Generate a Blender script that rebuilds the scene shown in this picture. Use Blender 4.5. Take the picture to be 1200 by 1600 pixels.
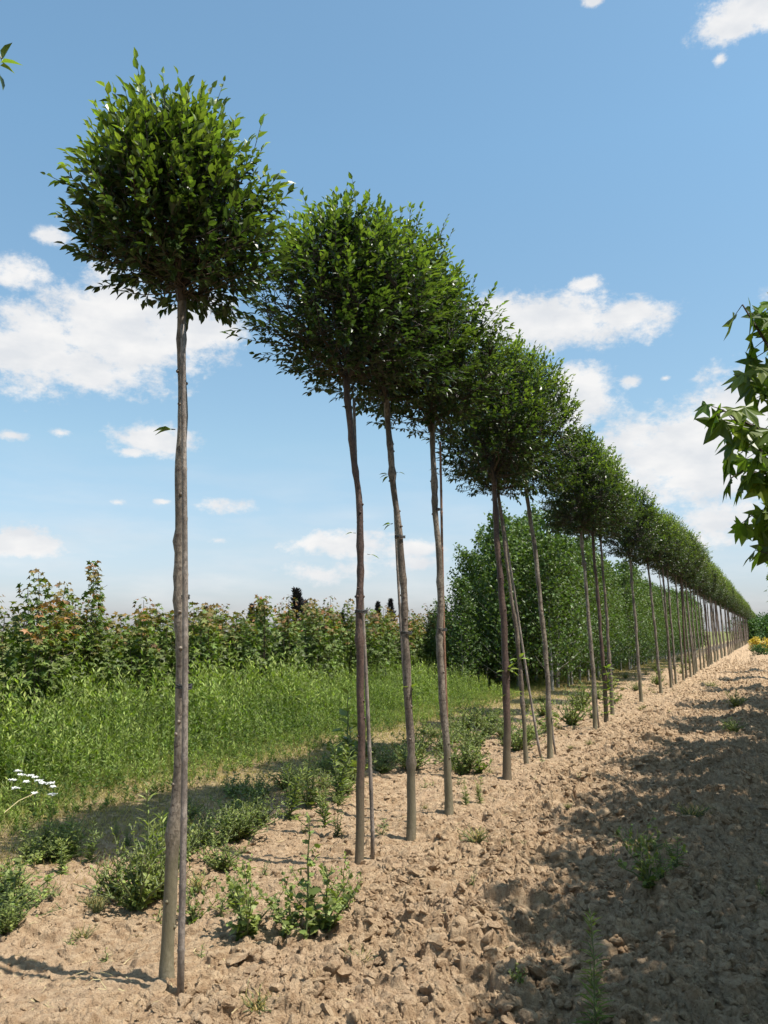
import bpy, math, numpy as np
from mathutils import Vector
for o in list(bpy.data.objects): bpy.data.objects.remove(o)
S = bpy.context.scene; COL = S.collection
# ------------------------------------------------------------------ camera
F, CX, CY, HZ, EYE = 1300.0, 600.0, 800.0, 986.0, 1.6
PITCH = math.atan((HZ-CY)/F)
cd = bpy.data.cameras.new('camera'); cam = bpy.data.objects.new('camera', cd); COL.objects.link(cam)
cd.sensor_fit = 'VERTICAL'; cd.sensor_height = 36.0; cd.lens = F/1600*36.0
cd.clip_start = 0.05; cd.clip_end = 8000
cam.location = (0, 0, EYE); cam.rotation_euler = (math.pi/2+PITCH, 0, 0)
S.camera = cam
S.render.resolution_x = 768; S.render.resolution_y = 1024
def ray(x, y):
    dx = (x-CX)/F; dy = -(y-CY)/F
    return np.array([dx, math.cos(PITCH)-dy*math.sin(PITCH), math.sin(PITCH)+dy*math.cos(PITCH)])
def gnd(x, y):
    r = ray(x, y); k = -EYE/r[2]; return r[0]*k, r[1]*k
def at(x, y, D):
    r = ray(x, y); k = D/r[1]; return np.array([r[0]*k, D, EYE+r[2]*k])
v_ = ray(1200, HZ); TH = math.atan2(v_[0], v_[1])
U = np.array([math.sin(TH), math.cos(TH)]); N = np.array([-U[1], U[0]])   # along the rows / across to the left
def xy(c, t): return c*N[0]+t*U[0], c*N[1]+t*U[1]
# ------------------------------------------------------------------ world, sun, exposure
ELEV = math.radians(62.5)
to_sun = Vector((-N[0]*math.cos(ELEV), -N[1]*math.cos(ELEV), math.sin(ELEV)))
sl = bpy.data.lights.new('sun', 'SUN'); sl.energy = 5.0; sl.angle = math.radians(0.53); sl.color = (1.0, 0.95, 0.87)
so = bpy.data.objects.new('sun', sl); COL.objects.link(so); so.location = (0, 0, 30)
so.rotation_euler = to_sun.to_track_quat('Z', 'Y').to_euler()
W = bpy.data.worlds.new('World'); S.world = W; W.use_nodes = True
SKY_STRENGTH = 0.125; EXPO = 0.62
def build_world():
    nt = W.node_tree; nd = nt.nodes; L = nt.links; nd.clear()
    out = nd.new('ShaderNodeOutputWorld'); bg = nd.new('ShaderNodeBackground'); L.new(bg.outputs[0], out.inputs[0])
    bg.inputs[1].default_value = SKY_STRENGTH
    sky = nd.new('ShaderNodeTexSky'); sky.sky_type = 'NISHITA'; sky.sun_disc = False
    sky.sun_elevation = ELEV; sky.sun_rotation = math.atan2(-N[0], -N[1])
    sky.air_density = 1.0; sky.dust_density = 1.0; sky.ozone_density = 1.0; sky.altitude = 50
    def M(op, *a, clamp=False):
        n = nd.new('ShaderNodeMath'); n.operation = op; n.use_clamp = clamp
        for i, v in enumerate(a):
            if isinstance(v, (int, float)): n.inputs[i].default_value = v
            else: L.new(v, n.inputs[i])
        return n.outputs[0]
    tc = nd.new('ShaderNodeTexCoord'); sp = nd.new('ShaderNodeSeparateXYZ'); L.new(tc.outputs['Generated'], sp.inputs[0])
    az = M('ARCTAN2', sp.outputs[0], sp.outputs[1]); el = M('ARCSINE', sp.outputs[2])
    cb = nd.new('ShaderNodeCombineXYZ'); L.new(az, cb.inputs[0]); L.new(el, cb.inputs[1])
    def noise(scale, detail, sx=1, sy=1, off=(0, 0, 0), rough=.55):
        mp = nd.new('ShaderNodeMapping'); mp.inputs['Scale'].default_value = (sx, sy, 1); mp.inputs['Location'].default_value = off
        L.new(cb.outputs[0], mp.inputs[0]); n = nd.new('ShaderNodeTexNoise')
        n.inputs['Scale'].default_value = scale; n.inputs['Detail'].default_value = detail; n.inputs['Roughness'].default_value = rough
        L.new(mp.outputs[0], n.inputs['Vector']); return n
    big = noise(11, 8, 1, 1.6, (3, 1, 0), .62); fine = noise(30, 8, 1, 1.5, (1, 7, 0), .68)
    fb = M('ADD', M('MULTIPLY', M('SUBTRACT', big.outputs[0], .5), 2.1), M('ADD', M('MULTIPLY', M('SUBTRACT', fine.outputs[0], .5), 1.7), M('MULTIPLY', M('SUBTRACT', noise(95, 6, 1, 1.3, (4, 3, 0), .65).outputs[0], .5), .7)))
    # every cloud of the sky: centre and half extents (picture pixels, turned into azimuth and elevation), weight
    clouds = [(60,545,95,60,1),(185,520,120,75,1),(300,515,75,45,1),(25,425,75,30,.62),(85,372,40,18,.5),(120,570,80,40,.9),
        (238,682,72,26,.85),(205,706,30,9,.6),(340,790,52,15,.7),(255,785,20,8,.5),(30,852,72,27,.95),(20,680,34,11,.5),(95,676,22,9,.45),
        (540,850,85,22,.85),(640,856,60,17,.75),(500,895,90,24,.48),(340,845,25,10,.45),(185,785,20,8,.4),
        (870,505,120,40,1),(775,492,60,34,.9),(985,492,75,30,.85),(914,445,30,15,.75),(903,622,55,46,1),(988,597,24,13,.75),(1038,591,18,8,.5),
        (1075,700,150,75,1),(1165,650,100,62,1),(1110,735,120,55,.9),(1120,810,110,50,.62),(1060,840,90,30,.5),
        (1145,30,70,32,.95),(1195,8,60,36,1),(1125,92,18,14,.5),(925,2,24,11,.7),(720,590,30,10,.3),(660,880,70,20,.4),
        (-350,380,180,80,1),(-260,750,160,50,.9),(1500,420,190,90,1),(1480,780,220,60,.9),(440,-300,210,100,1),(-160,-150,140,70,.9),(1200,-350,160,80,.9),
        (-900,600,240,90,1),(2100,650,260,90,1)]
    m = None
    for x, y, a, b, w in clouds:
        r = ray(x, y); r = r/np.linalg.norm(r); A = math.atan2(r[0], r[1]); E = math.asin(r[2])
        k = np.linalg.norm(ray(x, y))
        s1 = nd.new('ShaderNodeVectorMath'); s1.operation = 'SUBTRACT'; L.new(cb.outputs[0], s1.inputs[0]); s1.inputs[1].default_value = (A, E, 0)
        s2 = nd.new('ShaderNodeVectorMath'); s2.operation = 'MULTIPLY'; L.new(s1.outputs[0], s2.inputs[0])
        s2.inputs[1].default_value = (F*k/a, F*k/b, 0)
        s3 = nd.new('ShaderNodeVectorMath'); s3.operation = 'LENGTH'; L.new(s2.outputs[0], s3.inputs[0])
        q = M('SUBTRACT', w, s3.outputs[1])
        m = q if m is None else M('MAXIMUM', m, q)
    dens = M('ADD', M('ADD', m, fb), .17)
    mr = nd.new('ShaderNodeMapRange'); mr.interpolation_type = 'SMOOTHSTEP'; mr.inputs[1].default_value = -.22; mr.inputs[2].default_value = .55
    L.new(dens, mr.inputs[0])
    # thin veil low over the horizon
    veil = noise(7, 5, 1, 4.5, (9, 2, 0)); ve = M('MULTIPLY', M('SUBTRACT', veil.outputs[0], .42, clamp=True), 2.2, clamp=True)
    low = nd.new('ShaderNodeMapRange'); low.inputs[1].default_value = .23; low.inputs[2].default_value = .0; low.inputs[3].default_value = 0; low.inputs[4].default_value = .8
    L.new(el, low.inputs[0])
    cov = M('MAXIMUM', M('MULTIPLY', mr.outputs[0], .96), M('MULTIPLY', ve, low.outputs[0]))
    sh = noise(16, 4, 1, 2.0, (3.02, 1.06, 0)); cr = nd.new('ShaderNodeMapRange'); cr.inputs[1].default_value = .35; cr.inputs[2].default_value = .65
    L.new(sh.outputs[0], cr.inputs[0])
    cc = nd.new('ShaderNodeMix'); cc.data_type = 'RGBA'; L.new(cr.outputs[0], cc.inputs[0])
    g = 1/SKY_STRENGTH/2**EXPO
    # the air over the field: whiter blue low down, clear blue higher
    rp = nd.new('ShaderNodeValToRGB'); L.new(el, rp.inputs[0]); e_ = rp.color_ramp.elements
    e_[0].position = .02; e_[0].color = (.67, .69, .88, 1); e_[1].position = .55; e_[1].color = (.97, 1.18, 1.09, 1)
    for p_, c_ in ((.10, (.80, .79, .81, 1)), (.22, (.90, .97, .88, 1))): q_ = e_.new(p_); q_.color = c_
    tint = nd.new('ShaderNodeMix'); tint.data_type = 'RGBA'; tint.blend_type = 'MULTIPLY'; tint.inputs[0].default_value = 1
    L.new(sky.outputs[0], tint.inputs[6]); L.new(rp.outputs[0], tint.inputs[7])
    cc.inputs[6].default_value = (.78*g, .80*g, .83*g, 1); cc.inputs[7].default_value = (.95*g, .94*g, .93*g, 1)
    mx = nd.new('ShaderNodeMix'); mx.data_type = 'RGBA'; L.new(cov, mx.inputs[0]); L.new(tint.outputs[2], mx.inputs[6]); L.new(cc.outputs[2], mx.inputs[7])
    L.new(mx.outputs[2], bg.inputs[0])
build_world()
S.view_settings.view_transform = 'Standard'; S.view_settings.look = 'None'; S.view_settings.exposure = EXPO; S.view_settings.gamma = 1
S.view_settings.use_curve_mapping = False
S.render.engine = 'CYCLES'
S.cycles.max_bounces = 6; S.cycles.diffuse_bounces = 3; S.cycles.glossy_bounces = 2; S.cycles.transmission_bounces = 4
S.cycles.use_adaptive_sampling = True; S.cycles.adaptive_threshold = 0.02
# ------------------------------------------------------------------ numpy noise
def _h(ix, iy, s):
    h = (ix.astype(np.int64)*374761393 + iy.astype(np.int64)*668265263 + s*1442695041) & 0xffffffff
    h = ((h ^ (h >> 13))*1274126177) & 0xffffffff
    h = ((h ^ (h >> 16))*2246822519) & 0xffffffff
    return ((h ^ (h >> 15)) & 0xffffff)/float(0xffffff)
def vnoise(x, y, s=0):
    ix = np.floor(x); iy = np.floor(y); fx = x-ix; fy = y-iy
    fx = fx*fx*(3-2*fx); fy = fy*fy*(3-2*fy)
    a = _h(ix, iy, s); b = _h(ix+1, iy, s); c = _h(ix, iy+1, s); d = _h(ix+1, iy+1, s)
    return a+(b-a)*fx+(c-a)*fy+(a-b-c+d)*fx*fy
def fbm(x, y, o=4, s=0):
    r = 0; a = .5
    for i in range(o):
        r = r+a*vnoise(x, y, s+i*17); x = x*2.03+5.1; y = y*2.03+1.7; a *= .5
    return r
def worley(x, y, s=0):
    ix = np.floor(x); iy = np.floor(y); F1 = np.full(x.shape, 9.0); V = np.zeros(x.shape); F2 = np.full(x.shape, 9.0); S_ = np.zeros(x.shape)
    for i in (-1, 0, 1):
        for j in (-1, 0, 1):
            cx = ix+i; cy = iy+j
            d = np.hypot(cx+_h(cx, cy, s)-x, cy+_h(cx, cy, s+7)-y); v = _h(cx, cy, s+13)
            n_ = d < F1; F2 = np.where(n_, F1, np.minimum(F2, d)); V = np.where(n_, v, V); F1 = np.minimum(F1, d)
            sl_ = (_h(cx, cy, s+29)-.5)*(cx+.5-x)+(_h(cx, cy, s+31)-.5)*(cy+.5-y); S_ = np.where(n_, sl_, S_)
    return F1, F2, V, S_
def sstep(a, b, x):
    q = np.clip((x-a)/(b-a), 0, 1); return q*q*(3-2*q)
def ground_h(X, Y, fine=True):
    X = np.asarray(X, float); Y = np.asarray(Y, float)
    c = X*N[0]+Y*N[1]; t = X*U[0]+Y*U[1]; D = np.hypot(X, Y)
    fade = 1-sstep(50, 160, D)
    rough = .36+.16*(1-sstep(3.4, 4.8, c))+.55*(1-sstep(1.7, 2.6, c+.5*(fbm(t*.9, c*.9, 3, 5)-.5)))
    h = (fbm(X*.8, Y*.8, 3, 1)-.45)*.11*rough*1.6
    h = h+.035*np.exp(-((c-2.55)/.45)**2)-.045*np.exp(-((c-1.25)/.4)**2)+.05*np.exp(-((c-.45)/.35)**2)-.05*np.exp(-((c+.6)/.4)**2)
    h = h-.03*np.exp(-((c-3.3)/.4)**2)
    wx = (fbm(X*9, Y*9, 3, 31)-.5)*.09; wy = (fbm(X*9, Y*9, 3, 47)-.5)*.09
    for s, a, p, sd in ((.36, .075, .45, 3), (.17, .068, .55, 11), (.085, .042, .6, 23))+(((.042, .021, .7, 37), (.02, .009, .8, 53)) if fine else ()):
        f1, f2, v, sl_ = worley((X+wx)/s, (Y+wy)/s, sd)
        msk = np.clip((v-(1-p))/p, 0, 1); edge = sstep(.0, max(.14, min(.4, .026/s)), f2-f1)           # broken slabs: a tilted face with sharp sides
        h = h+a*rough*edge*msk*(.55+1.1*sl_+.25*(1-np.clip(f1/.7, 0, 1)**2))
    h = h+(fbm(X*55, Y*55, 4, 71)-.5)*.018*(rough+.15)+(fbm(X*16, Y*16, 3, 75)-.5)*.03*rough
    return h*fade
def gh(x, y): return float(ground_h(np.array([x]), np.array([y]), False)[0])
# ------------------------------------------------------------------ mesh helpers
def mesh_np(name, V, Ls, Lt, mat=None, attrs=None, smooth=False):
    me = bpy.data.meshes.new(name); V = np.asarray(V, np.float32)
    me.vertices.add(len(V)); me.vertices.foreach_set('co', V.ravel())
    me.loops.add(len(Ls)); me.loops.foreach_set('vertex_index', np.asarray(Ls, np.int32))
    me.polygons.add(len(Lt)); st = np.concatenate([[0], np.cumsum(Lt)[:-1]]).astype(np.int32)
    me.polygons.foreach_set('loop_start', st)
    try: me.polygons.foreach_set('loop_total', np.asarray(Lt, np.int32))
    except Exception: pass
    me.update(calc_edges=True)
    me.polygons.foreach_set('use_smooth', np.full(len(Lt), smooth))
    for k, a in (attrs or {}).items():
        at_ = me.attributes.new(k, 'FLOAT', 'POINT'); at_.data.foreach_set('value', np.asarray(a, np.float32))
    if mat: me.materials.append(mat)
    return me
class MB:
    """gathers pieces into ONE mesh"""
    def __init__(s): s.V = []; s.L = []; s.T = []; s.A = []; s.B = []; s.n = 0
    def add(s, V, faces, tone=0., rnd=0.):
        V = np.asarray(V, float); s.V.append(V)
        for f in faces: s.L.extend([i+s.n for i in f]); s.T.append(len(f))
        s.A.append(np.full(len(V), tone) if np.isscalar(tone) else tone); s.B.append(np.full(len(V), rnd)); s.n += len(V)
    def scatter(s, tpl, P, X, Y, Z, sc, tone, rnd):
        """copies of a template: P origins, X/Y/Z axes, sc sizes (N,3)"""
        tv, tf = tpl; n = len(P)
        if n == 0: return
        T = tv[None, :, :]*sc[:, None, :]
        W_ = P[:, None, :]+T[:, :, 0:1]*X[:, None, :]+T[:, :, 1:2]*Y[:, None, :]+T[:, :, 2:3]*Z[:, None, :]
        k = len(tv); fl = np.concatenate([np.array(f) for f in tf]); lt = np.array([len(f) for f in tf])
        s.V.append(W_.reshape(-1, 3)); s.L.append(None)
        s.L[-1] = (fl[None, :]+(np.arange(n)*k)[:, None]+s.n).ravel(); s.T.append(np.tile(lt, n))
        s.A.append(np.repeat(tone, k)); s.B.append(np.repeat(rnd, k)); s.n += n*k
    def data(s, name, mat, smooth=False):
        Ls = np.concatenate([np.atleast_1d(np.asarray(l)) for l in s.L]) if s.L else []
        Lt = np.concatenate([np.atleast_1d(np.asarray(l)) for l in s.T])
        return mesh_np(name, np.concatenate(s.V), Ls, Lt, mat, dict(tone=np.concatenate(s.A), rnd=np.concatenate(s.B)), smooth)
    def build(s, name, mat, parent=None, smooth=False):
        return obj(name, s.data(name, mat, smooth), parent)
def obj(name, me, parent=None, loc=(0, 0, 0)):
    o = bpy.data.objects.new(name, me); COL.objects.link(o); o.location = loc
    if parent is not None: o.parent = parent
    return o
def thing(name, label, cat, loc=(0, 0, 0), rz=0, group=None):
    o = bpy.data.objects.new(name, None); COL.objects.link(o); o.location = loc; o.rotation_euler = (0, 0, rz)
    o.empty_display_size = .1; return tag(o, label, cat, group)
def tag(o, label, cat, group=None, kind=None):
    if label: o['label'] = label
    if cat: o['category'] = cat
    if group: o['group'] = group
    if kind: o['kind'] = kind
    return o
def tube(mb, pts, rad, sides=8, tone=0., rnd=0., cap=True, wob=0., seed=0):
    P = np.asarray(pts, float); n = len(P); rad = np.broadcast_to(np.asarray(rad, float), (n,))
    T = np.gradient(P, axis=0); T /= np.linalg.norm(T, axis=1)[:, None]+1e-9
    ref = np.array([1., 0, 0]) if abs(T[0][0]) < .8 else np.array([0, 1., 0])
    A = np.cross(T, ref); A /= np.linalg.norm(A, axis=1)[:, None]+1e-9; B = np.cross(T, A)
    an = np.arange(sides)/sides*2*math.pi
    R = rad[:, None]*np.ones(sides)
    if wob:
        r_ = np.random.default_rng(seed); R = R*(1+wob*(r_.random((n, sides))-.5))
    V = P[:, None, :]+R[:, :, None]*(np.cos(an)[None, :, None]*A[:, None, :]+np.sin(an)[None, :, None]*B[:, None, :])
    fs = [(i*sides+j, i*sides+(j+1) % sides, (i+1)*sides+(j+1) % sides, (i+1)*sides+j) for i in range(n-1) for j in range(sides)]
    if cap: fs += [tuple(range(sides))[::-1], tuple((n-1)*sides+j for j in range(sides))]
    mb.add(V.reshape(-1, 3), fs, tone, rnd)
def norm(a): return a/(np.linalg.norm(a, axis=-1, keepdims=True)+1e-9)
# ------------------------------------------------------------------ materials
def newmat(name):
    m = bpy.data.materials.new(name); m.use_nodes = True; nt = m.node_tree; nt.nodes.clear()
    out = nt.nodes.new('ShaderNodeOutputMaterial'); return m, nt, out
def node(nt, ty, **k):
    n = nt.nodes.new(ty)
    for a, b in k.items(): setattr(n, a, b)
    return n
def mixc(nt, fac, a, b, blend='MIX'):
    n = nt.nodes.new('ShaderNodeMix'); n.data_type = 'RGBA'; n.blend_type = blend
    for i, v in ((0, fac), (6, a), (7, b)):
        if isinstance(v, (int, float)): n.inputs[i].default_value = v
        elif isinstance(v, tuple): n.inputs[i].default_value = (*v, 1) if len(v) == 3 else v
        else: nt.links.new(v, n.inputs[i])
    return n.outputs[2]
def mathn(nt, op, *a, clamp=False):
    n = nt.nodes.new('ShaderNodeMath'); n.operation = op; n.use_clamp = clamp
    for i, v in enumerate(a):
        if isinstance(v, (int, float)): n.inputs[i].default_value = v
        else: nt.links.new(v, n.inputs[i])
    return n.outputs[0]
def maprange(nt, v, a, b, c=0., d=1., smooth=True):
    n = nt.nodes.new('ShaderNodeMapRange'); n.interpolation_type = 'SMOOTHSTEP' if smooth else 'LINEAR'
    nt.links.new(v, n.inputs[0]); n.inputs[1].default_value = a; n.inputs[2].default_value = b; n.inputs[3].default_value = c; n.inputs[4].default_value = d
    return n.outputs[0]
def noisen(nt, vec, scale, detail=4, rough=.55, sc=None):
    if sc:
        mp = nt.nodes.new('ShaderNodeMapping'); mp.inputs['Scale'].default_value = sc; nt.links.new(vec, mp.inputs[0]); vec = mp.outputs[0]
    n = nt.nodes.new('ShaderNodeTexNoise'); n.inputs['Scale'].default_value = scale; n.inputs['Detail'].default_value = detail
    n.inputs['Roughness'].default_value = rough; nt.links.new(vec, n.inputs['Vector']); return n.outputs[0]
def leafmat(name, old, young, rough=.38, trans=.3, spec=.5, dark=None, obvar=.25):
    """foliage: colour from leaf age (tone) and a random value per leaf, a glossy face and light passing through"""
    m, nt, out = newmat(name)
    a = node(nt, 'ShaderNodeAttribute', attribute_name='tone'); b = node(nt, 'ShaderNodeAttribute', attribute_name='rnd')
    c = mixc(nt, a.outputs['Fac'], old, young)
    oi = node(nt, 'ShaderNodeObjectInfo')
    c = mixc(nt, mathn(nt, 'MULTIPLY', oi.outputs['Random'], .35), c, mixc(nt, 1.0, c, (1.35, 1.2, .9), 'MULTIPLY'))
    hs = node(nt, 'ShaderNodeHueSaturation'); nt.links.new(c, hs.inputs['Color'])
    nt.links.new(maprange(nt, b.outputs['Fac'], 0, 1, 1-obvar*1.4, 1+obvar*1.4, False), hs.inputs['Value'])
    b2 = mathn(nt, 'FRACT', mathn(nt, 'MULTIPLY', b.outputs['Fac'], 7.13))
    nt.links.new(maprange(nt, b2, 0, 1, .485, .515, False), hs.inputs['Hue'])
    p = node(nt, 'ShaderNodeBsdfPrincipled'); nt.links.new(hs.outputs[0], p.inputs['Base Color'])
    p.inputs['Roughness'].default_value = rough; p.inputs['Specular IOR Level'].default_value = spec
    t = node(nt, 'ShaderNodeBsdfTranslucent')
    tc = mixc(nt, 1.0, hs.outputs[0], (1.5, 1.75, .55), 'MULTIPLY'); nt.links.new(tc, t.inputs[0])
    mx = node(nt, 'ShaderNodeMixShader'); mx.inputs[0].default_value = trans
    nt.links.new(p.outputs[0], mx.inputs[1]); nt.links.new(t.outputs[0], mx.inputs[2]); nt.links.new(mx.outputs[0], out.inputs[0])
    return m
M_GLOBE = leafmat('globe_tree_leaf', (.029, .051, .014), (.235, .305, .065), .36, .34, .5)
M_GUM = leafmat('sweetgum_leaf', (.055, .092, .02), (.22, .29, .045), .40, .50, .45)
M_MAPLE = leafmat('maple_leaf', (.098, .140, .030), (.25, .12, .055), .5, .28, .35, obvar=.35)
M_BIRCH = leafmat('birch_leaf', (.055, .095, .025), (.14, .20, .055), .46, .3, .4)
M_WEED = leafmat('weed_leaf', (.125, .165, .045), (.27, .31, .09), .5, .3, .35)
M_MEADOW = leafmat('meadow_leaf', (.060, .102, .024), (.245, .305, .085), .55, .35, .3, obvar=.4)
M_DRY = leafmat('dry_grass', (.34, .26, .12), (.17, .21, .05), .6, .3, .3, obvar=.35)
M_CON = leafmat('conifer_leaf', (.016, .016, .018), (.045, .035, .04), .6, .05, .3)
M_FAR = leafmat('far_leaf', (.04, .085, .025), (.08, .14, .04), .6, .2, .3)
M_YEL = leafmat('yellow_leaf', (.38, .28, .05), (.55, .42, .10), .5, .3, .3)
def barkmat(name, a, b, olive, knot=(.055, .032, .024), oz=(.1, .9), bands=1.0):
    m, nt, out = newmat(name); tc = node(nt, 'ShaderNodeTexCoord'); co = tc.outputs['Object']
    n1 = noisen(nt, co, 9, 5, .6, (1, 1, .35)); n2 = noisen(nt, co, 85, 5, .7, (1, 1, .5))
    n3 = noisen(nt, co, 17, 4, .6, (.5, .5, 2.2))
    c = mixc(nt, maprange(nt, n1, .42, .60), a, b)
    c = mixc(nt, maprange(nt, n2, .42, .62, 0, .75), c, tuple(v*.5 for v in a))
    c = mixc(nt, mathn(nt, 'MULTIPLY', maprange(nt, n3, .60, .68), .6*bands), c, knot)
    c = mixc(nt, mathn(nt, 'MULTIPLY', maprange(nt, n3, .33, .27), .35*bands), c, tuple(min(1, v*1.8) for v in b))
    n6 = noisen(nt, co, 26, 2, .5, (.9, .9, 1.5)); c = mixc(nt, maprange(nt, n6, .655, .70, 0, .8*bands), c, knot)
    sp = node(nt, 'ShaderNodeSeparateXYZ'); nt.links.new(co, sp.inputs[0])
    zz = mathn(nt, 'ADD', sp.outputs[2], mathn(nt, 'MULTIPLY', mathn(nt, 'SUBTRACT', n1, .5), 1.2))
    c = mixc(nt, maprange(nt, zz, oz[1], oz[0], 0, .6), c, olive)
    p = node(nt, 'ShaderNodeBsdfPrincipled'); nt.links.new(c, p.inputs['Base Color']); p.inputs['Roughness'].default_value = .62
    p.inputs['Specular IOR Level'].default_value = .4
    bp = node(nt, 'ShaderNodeBump'); bp.inputs['Strength'].default_value = .7; bp.inputs['Distance'].default_value = .006
    nt.links.new(mathn(nt, 'ADD', mathn(nt, 'MULTIPLY', n3, .3), n2), bp.inputs['Height']); nt.links.new(bp.outputs[0], p.inputs['Normal'])
    nt.links.new(p.outputs[0], out.inputs[0]); return m
B_GREY = barkmat('bark_grey_brown', (.125, .098, .074), (.28, .23, .18), (.175, .155, .085))
B_RED = barkmat('bark_red_brown', (.070, .042, .034), (.135, .085, .066), (.16, .135, .08))
B_BROWN = barkmat('bark_brown', (.10, .075, .056), (.23, .18, .14), (.175, .155, .09))
B_TWIG = barkmat('bark_twig', (.045, .032, .022), (.08, .058, .042), (.12, .10, .06), oz=(-9, -8), bands=.4)
B_BIRCH = barkmat('bark_pale', (.28, .26, .22), (.42, .40, .36), (.35, .34, .28), (.05, .045, .04), oz=(-1, 0), bands=1.4)
B_CANE = barkmat('cane_grey', (.19, .155, .13), (.30, .25, .21), (.20, .16, .115), (.11, .085, .07), oz=(-.1, .25), bands=.12)
B_CANE2 = barkmat('cane_red', (.20, .10, .06), (.30, .17, .11), (.25, .18, .12), (.09, .05, .04), oz=(-.1, .2), bands=.35)
def plain(name, c, rough=.7):
    m, nt, out = newmat(name); tc = node(nt, 'ShaderNodeTexCoord'); n1 = noisen(nt, tc.outputs['Object'], 30, 4)
    p = node(nt, 'ShaderNodeBsdfPrincipled'); nt.links.new(mixc(nt, n1, tuple(v*.7 for v in c), tuple(min(1, v*1.25) for v in c)), p.inputs['Base Color'])
    p.inputs['Roughness'].default_value = rough; nt.links.new(p.outputs[0], out.inputs[0]); return m
M_STEM = plain('green_stem', (.11, .13, .045)); M_TIE = plain('rubber_tie', (.03, .03, .028)); M_PETAL = plain('white_petal', (.8, .8, .76), .6)
M_STRAW = plain('straw', (.45, .37, .19))
SOIL_A, SOIL_B, SOIL_C = (.288, .188, .107), (.485, .352, .222), (.11, .062, .034)
def soil_nodes(nt, pos):
    n1 = noisen(nt, pos, 1.6, 5, .6); n2 = noisen(nt, pos, 14, 5, .62); n3 = noisen(nt, pos, 90, 4, .65)
    c = mixc(nt, maprange(nt, n2, .32, .68), SOIL_A, SOIL_B)
    c = mixc(nt, maprange(nt, n1, .42, .68, 0, .5), c, (.43, .305, .20))
    c = mixc(nt, maprange(nt, n3, .50, .72, 0, .6), c, SOIL_C)
    n4 = noisen(nt, pos, 38, 5, .7); c = mixc(nt, maprange(nt, n4, .56, .70, 0, .5), c, SOIL_C); c = mixc(nt, maprange(nt, n4, .42, .30, 0, .5), c, (.56, .42, .29))
    return c, n1, n2, n3
def soilmat(name, grassy):
    m, nt, out = newmat(name); geo = node(nt, 'ShaderNodeNewGeometry'); pos = geo.outputs['Position']
    c, n1, n2, n3 = soil_nodes(nt, pos)
    if grassy:
        dp = node(nt, 'ShaderNodeVectorMath', operation='DOT_PRODUCT'); nt.links.new(pos, dp.inputs[0]); dp.inputs[1].default_value = (N[0], N[1], 0)
        cc = mathn(nt, 'ADD', dp.outputs['Value'], mathn(nt, 'MULTIPLY', mathn(nt, 'SUBTRACT', noisen(nt, pos, .9, 4), .5), 2.2))
        n5 = noisen(nt, pos, 22, 4, .7)
        straw = mixc(nt, maprange(nt, n5, .38, .62), (.15, .11, .055), (.42, .32, .17)); straw = mixc(nt, maprange(nt, noisen(nt, pos, 4.5, 5, .65), .5, .62, 0, .75), straw, (.10, .105, .035))
        c = mixc(nt, maprange(nt, cc, 4.4, 5.1, 0, .8), c, straw)
        grn = mixc(nt, maprange(nt, n5, .3, .7), (.09, .10, .03), (.20, .20, .065))
        c = mixc(nt, maprange(nt, cc, 5.6, 6.6), c, grn)
        # beyond the nursery on the other side the land is green again
        c = mixc(nt, maprange(nt, cc, -9, -14), c, grn)
    p = node(nt, 'ShaderNodeBsdfPrincipled'); nt.links.new(c, p.inputs['Base Color']); p.inputs['Roughness'].default_value = .95
    p.inputs['Specular IOR Level'].default_value = .15
    bp = node(nt, 'ShaderNodeBump'); bp.inputs['Strength'].default_value = .8; bp.inputs['Distance'].default_value = .016
    nt.links.new(mathn(nt, 'ADD', n3, noisen(nt, pos, 240, 3, .6)), bp.inputs['Height']); nt.links.new(bp.outputs[0], p.inputs['Normal'])
    nt.links.new(p.outputs[0], out.inputs[0]); return m
M_SOIL = soilmat('ground_soil', True); M_CLOD = soilmat('loose_soil', False)
# ------------------------------------------------------------------ ground: one sheet to the horizon
def build_ground():
    half = math.radians(31)
    a1 = np.linspace(-half, half, 930); a2 = np.linspace(half, 2*math.pi-half, 130)[1:-1]; A = np.concatenate([a1, a2])
    r = np.concatenate([[.05], np.linspace(.3, 2.5, 40)[:-1], 2.5*(30/2.5)**np.linspace(0, 1, 1020)[:-1], 30*(3500/30)**np.linspace(0, 1, 90)])
    nr, na = len(r), len(A); R, AA = np.meshgrid(r, A, indexing='ij')
    X = (R*np.sin(AA)).ravel(); Y = (R*np.cos(AA)).ravel(); Z = ground_h(X, Y)
    i = np.arange(nr-1)[:, None]; j = np.arange(na)[None, :]; j2 = (j+1) % na
    Q = np.stack([i*na+j, (i+1)*na+j, (i+1)*na+j2, i*na+j2], -1)[..., ::-1].reshape(-1, 4)
    V = np.stack([X, Y, Z], 1); Ls = np.concatenate([np.arange(na), Q.ravel()]); Lt = np.concatenate([[na], np.full(len(Q), 4)])
    o = obj('ground', mesh_np('ground', V, Ls, Lt, M_SOIL, smooth=False)); tag(o, 'ploughed dry brown soil with a grassy strip on the left', 'ground', kind='structure')
build_ground()
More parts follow.
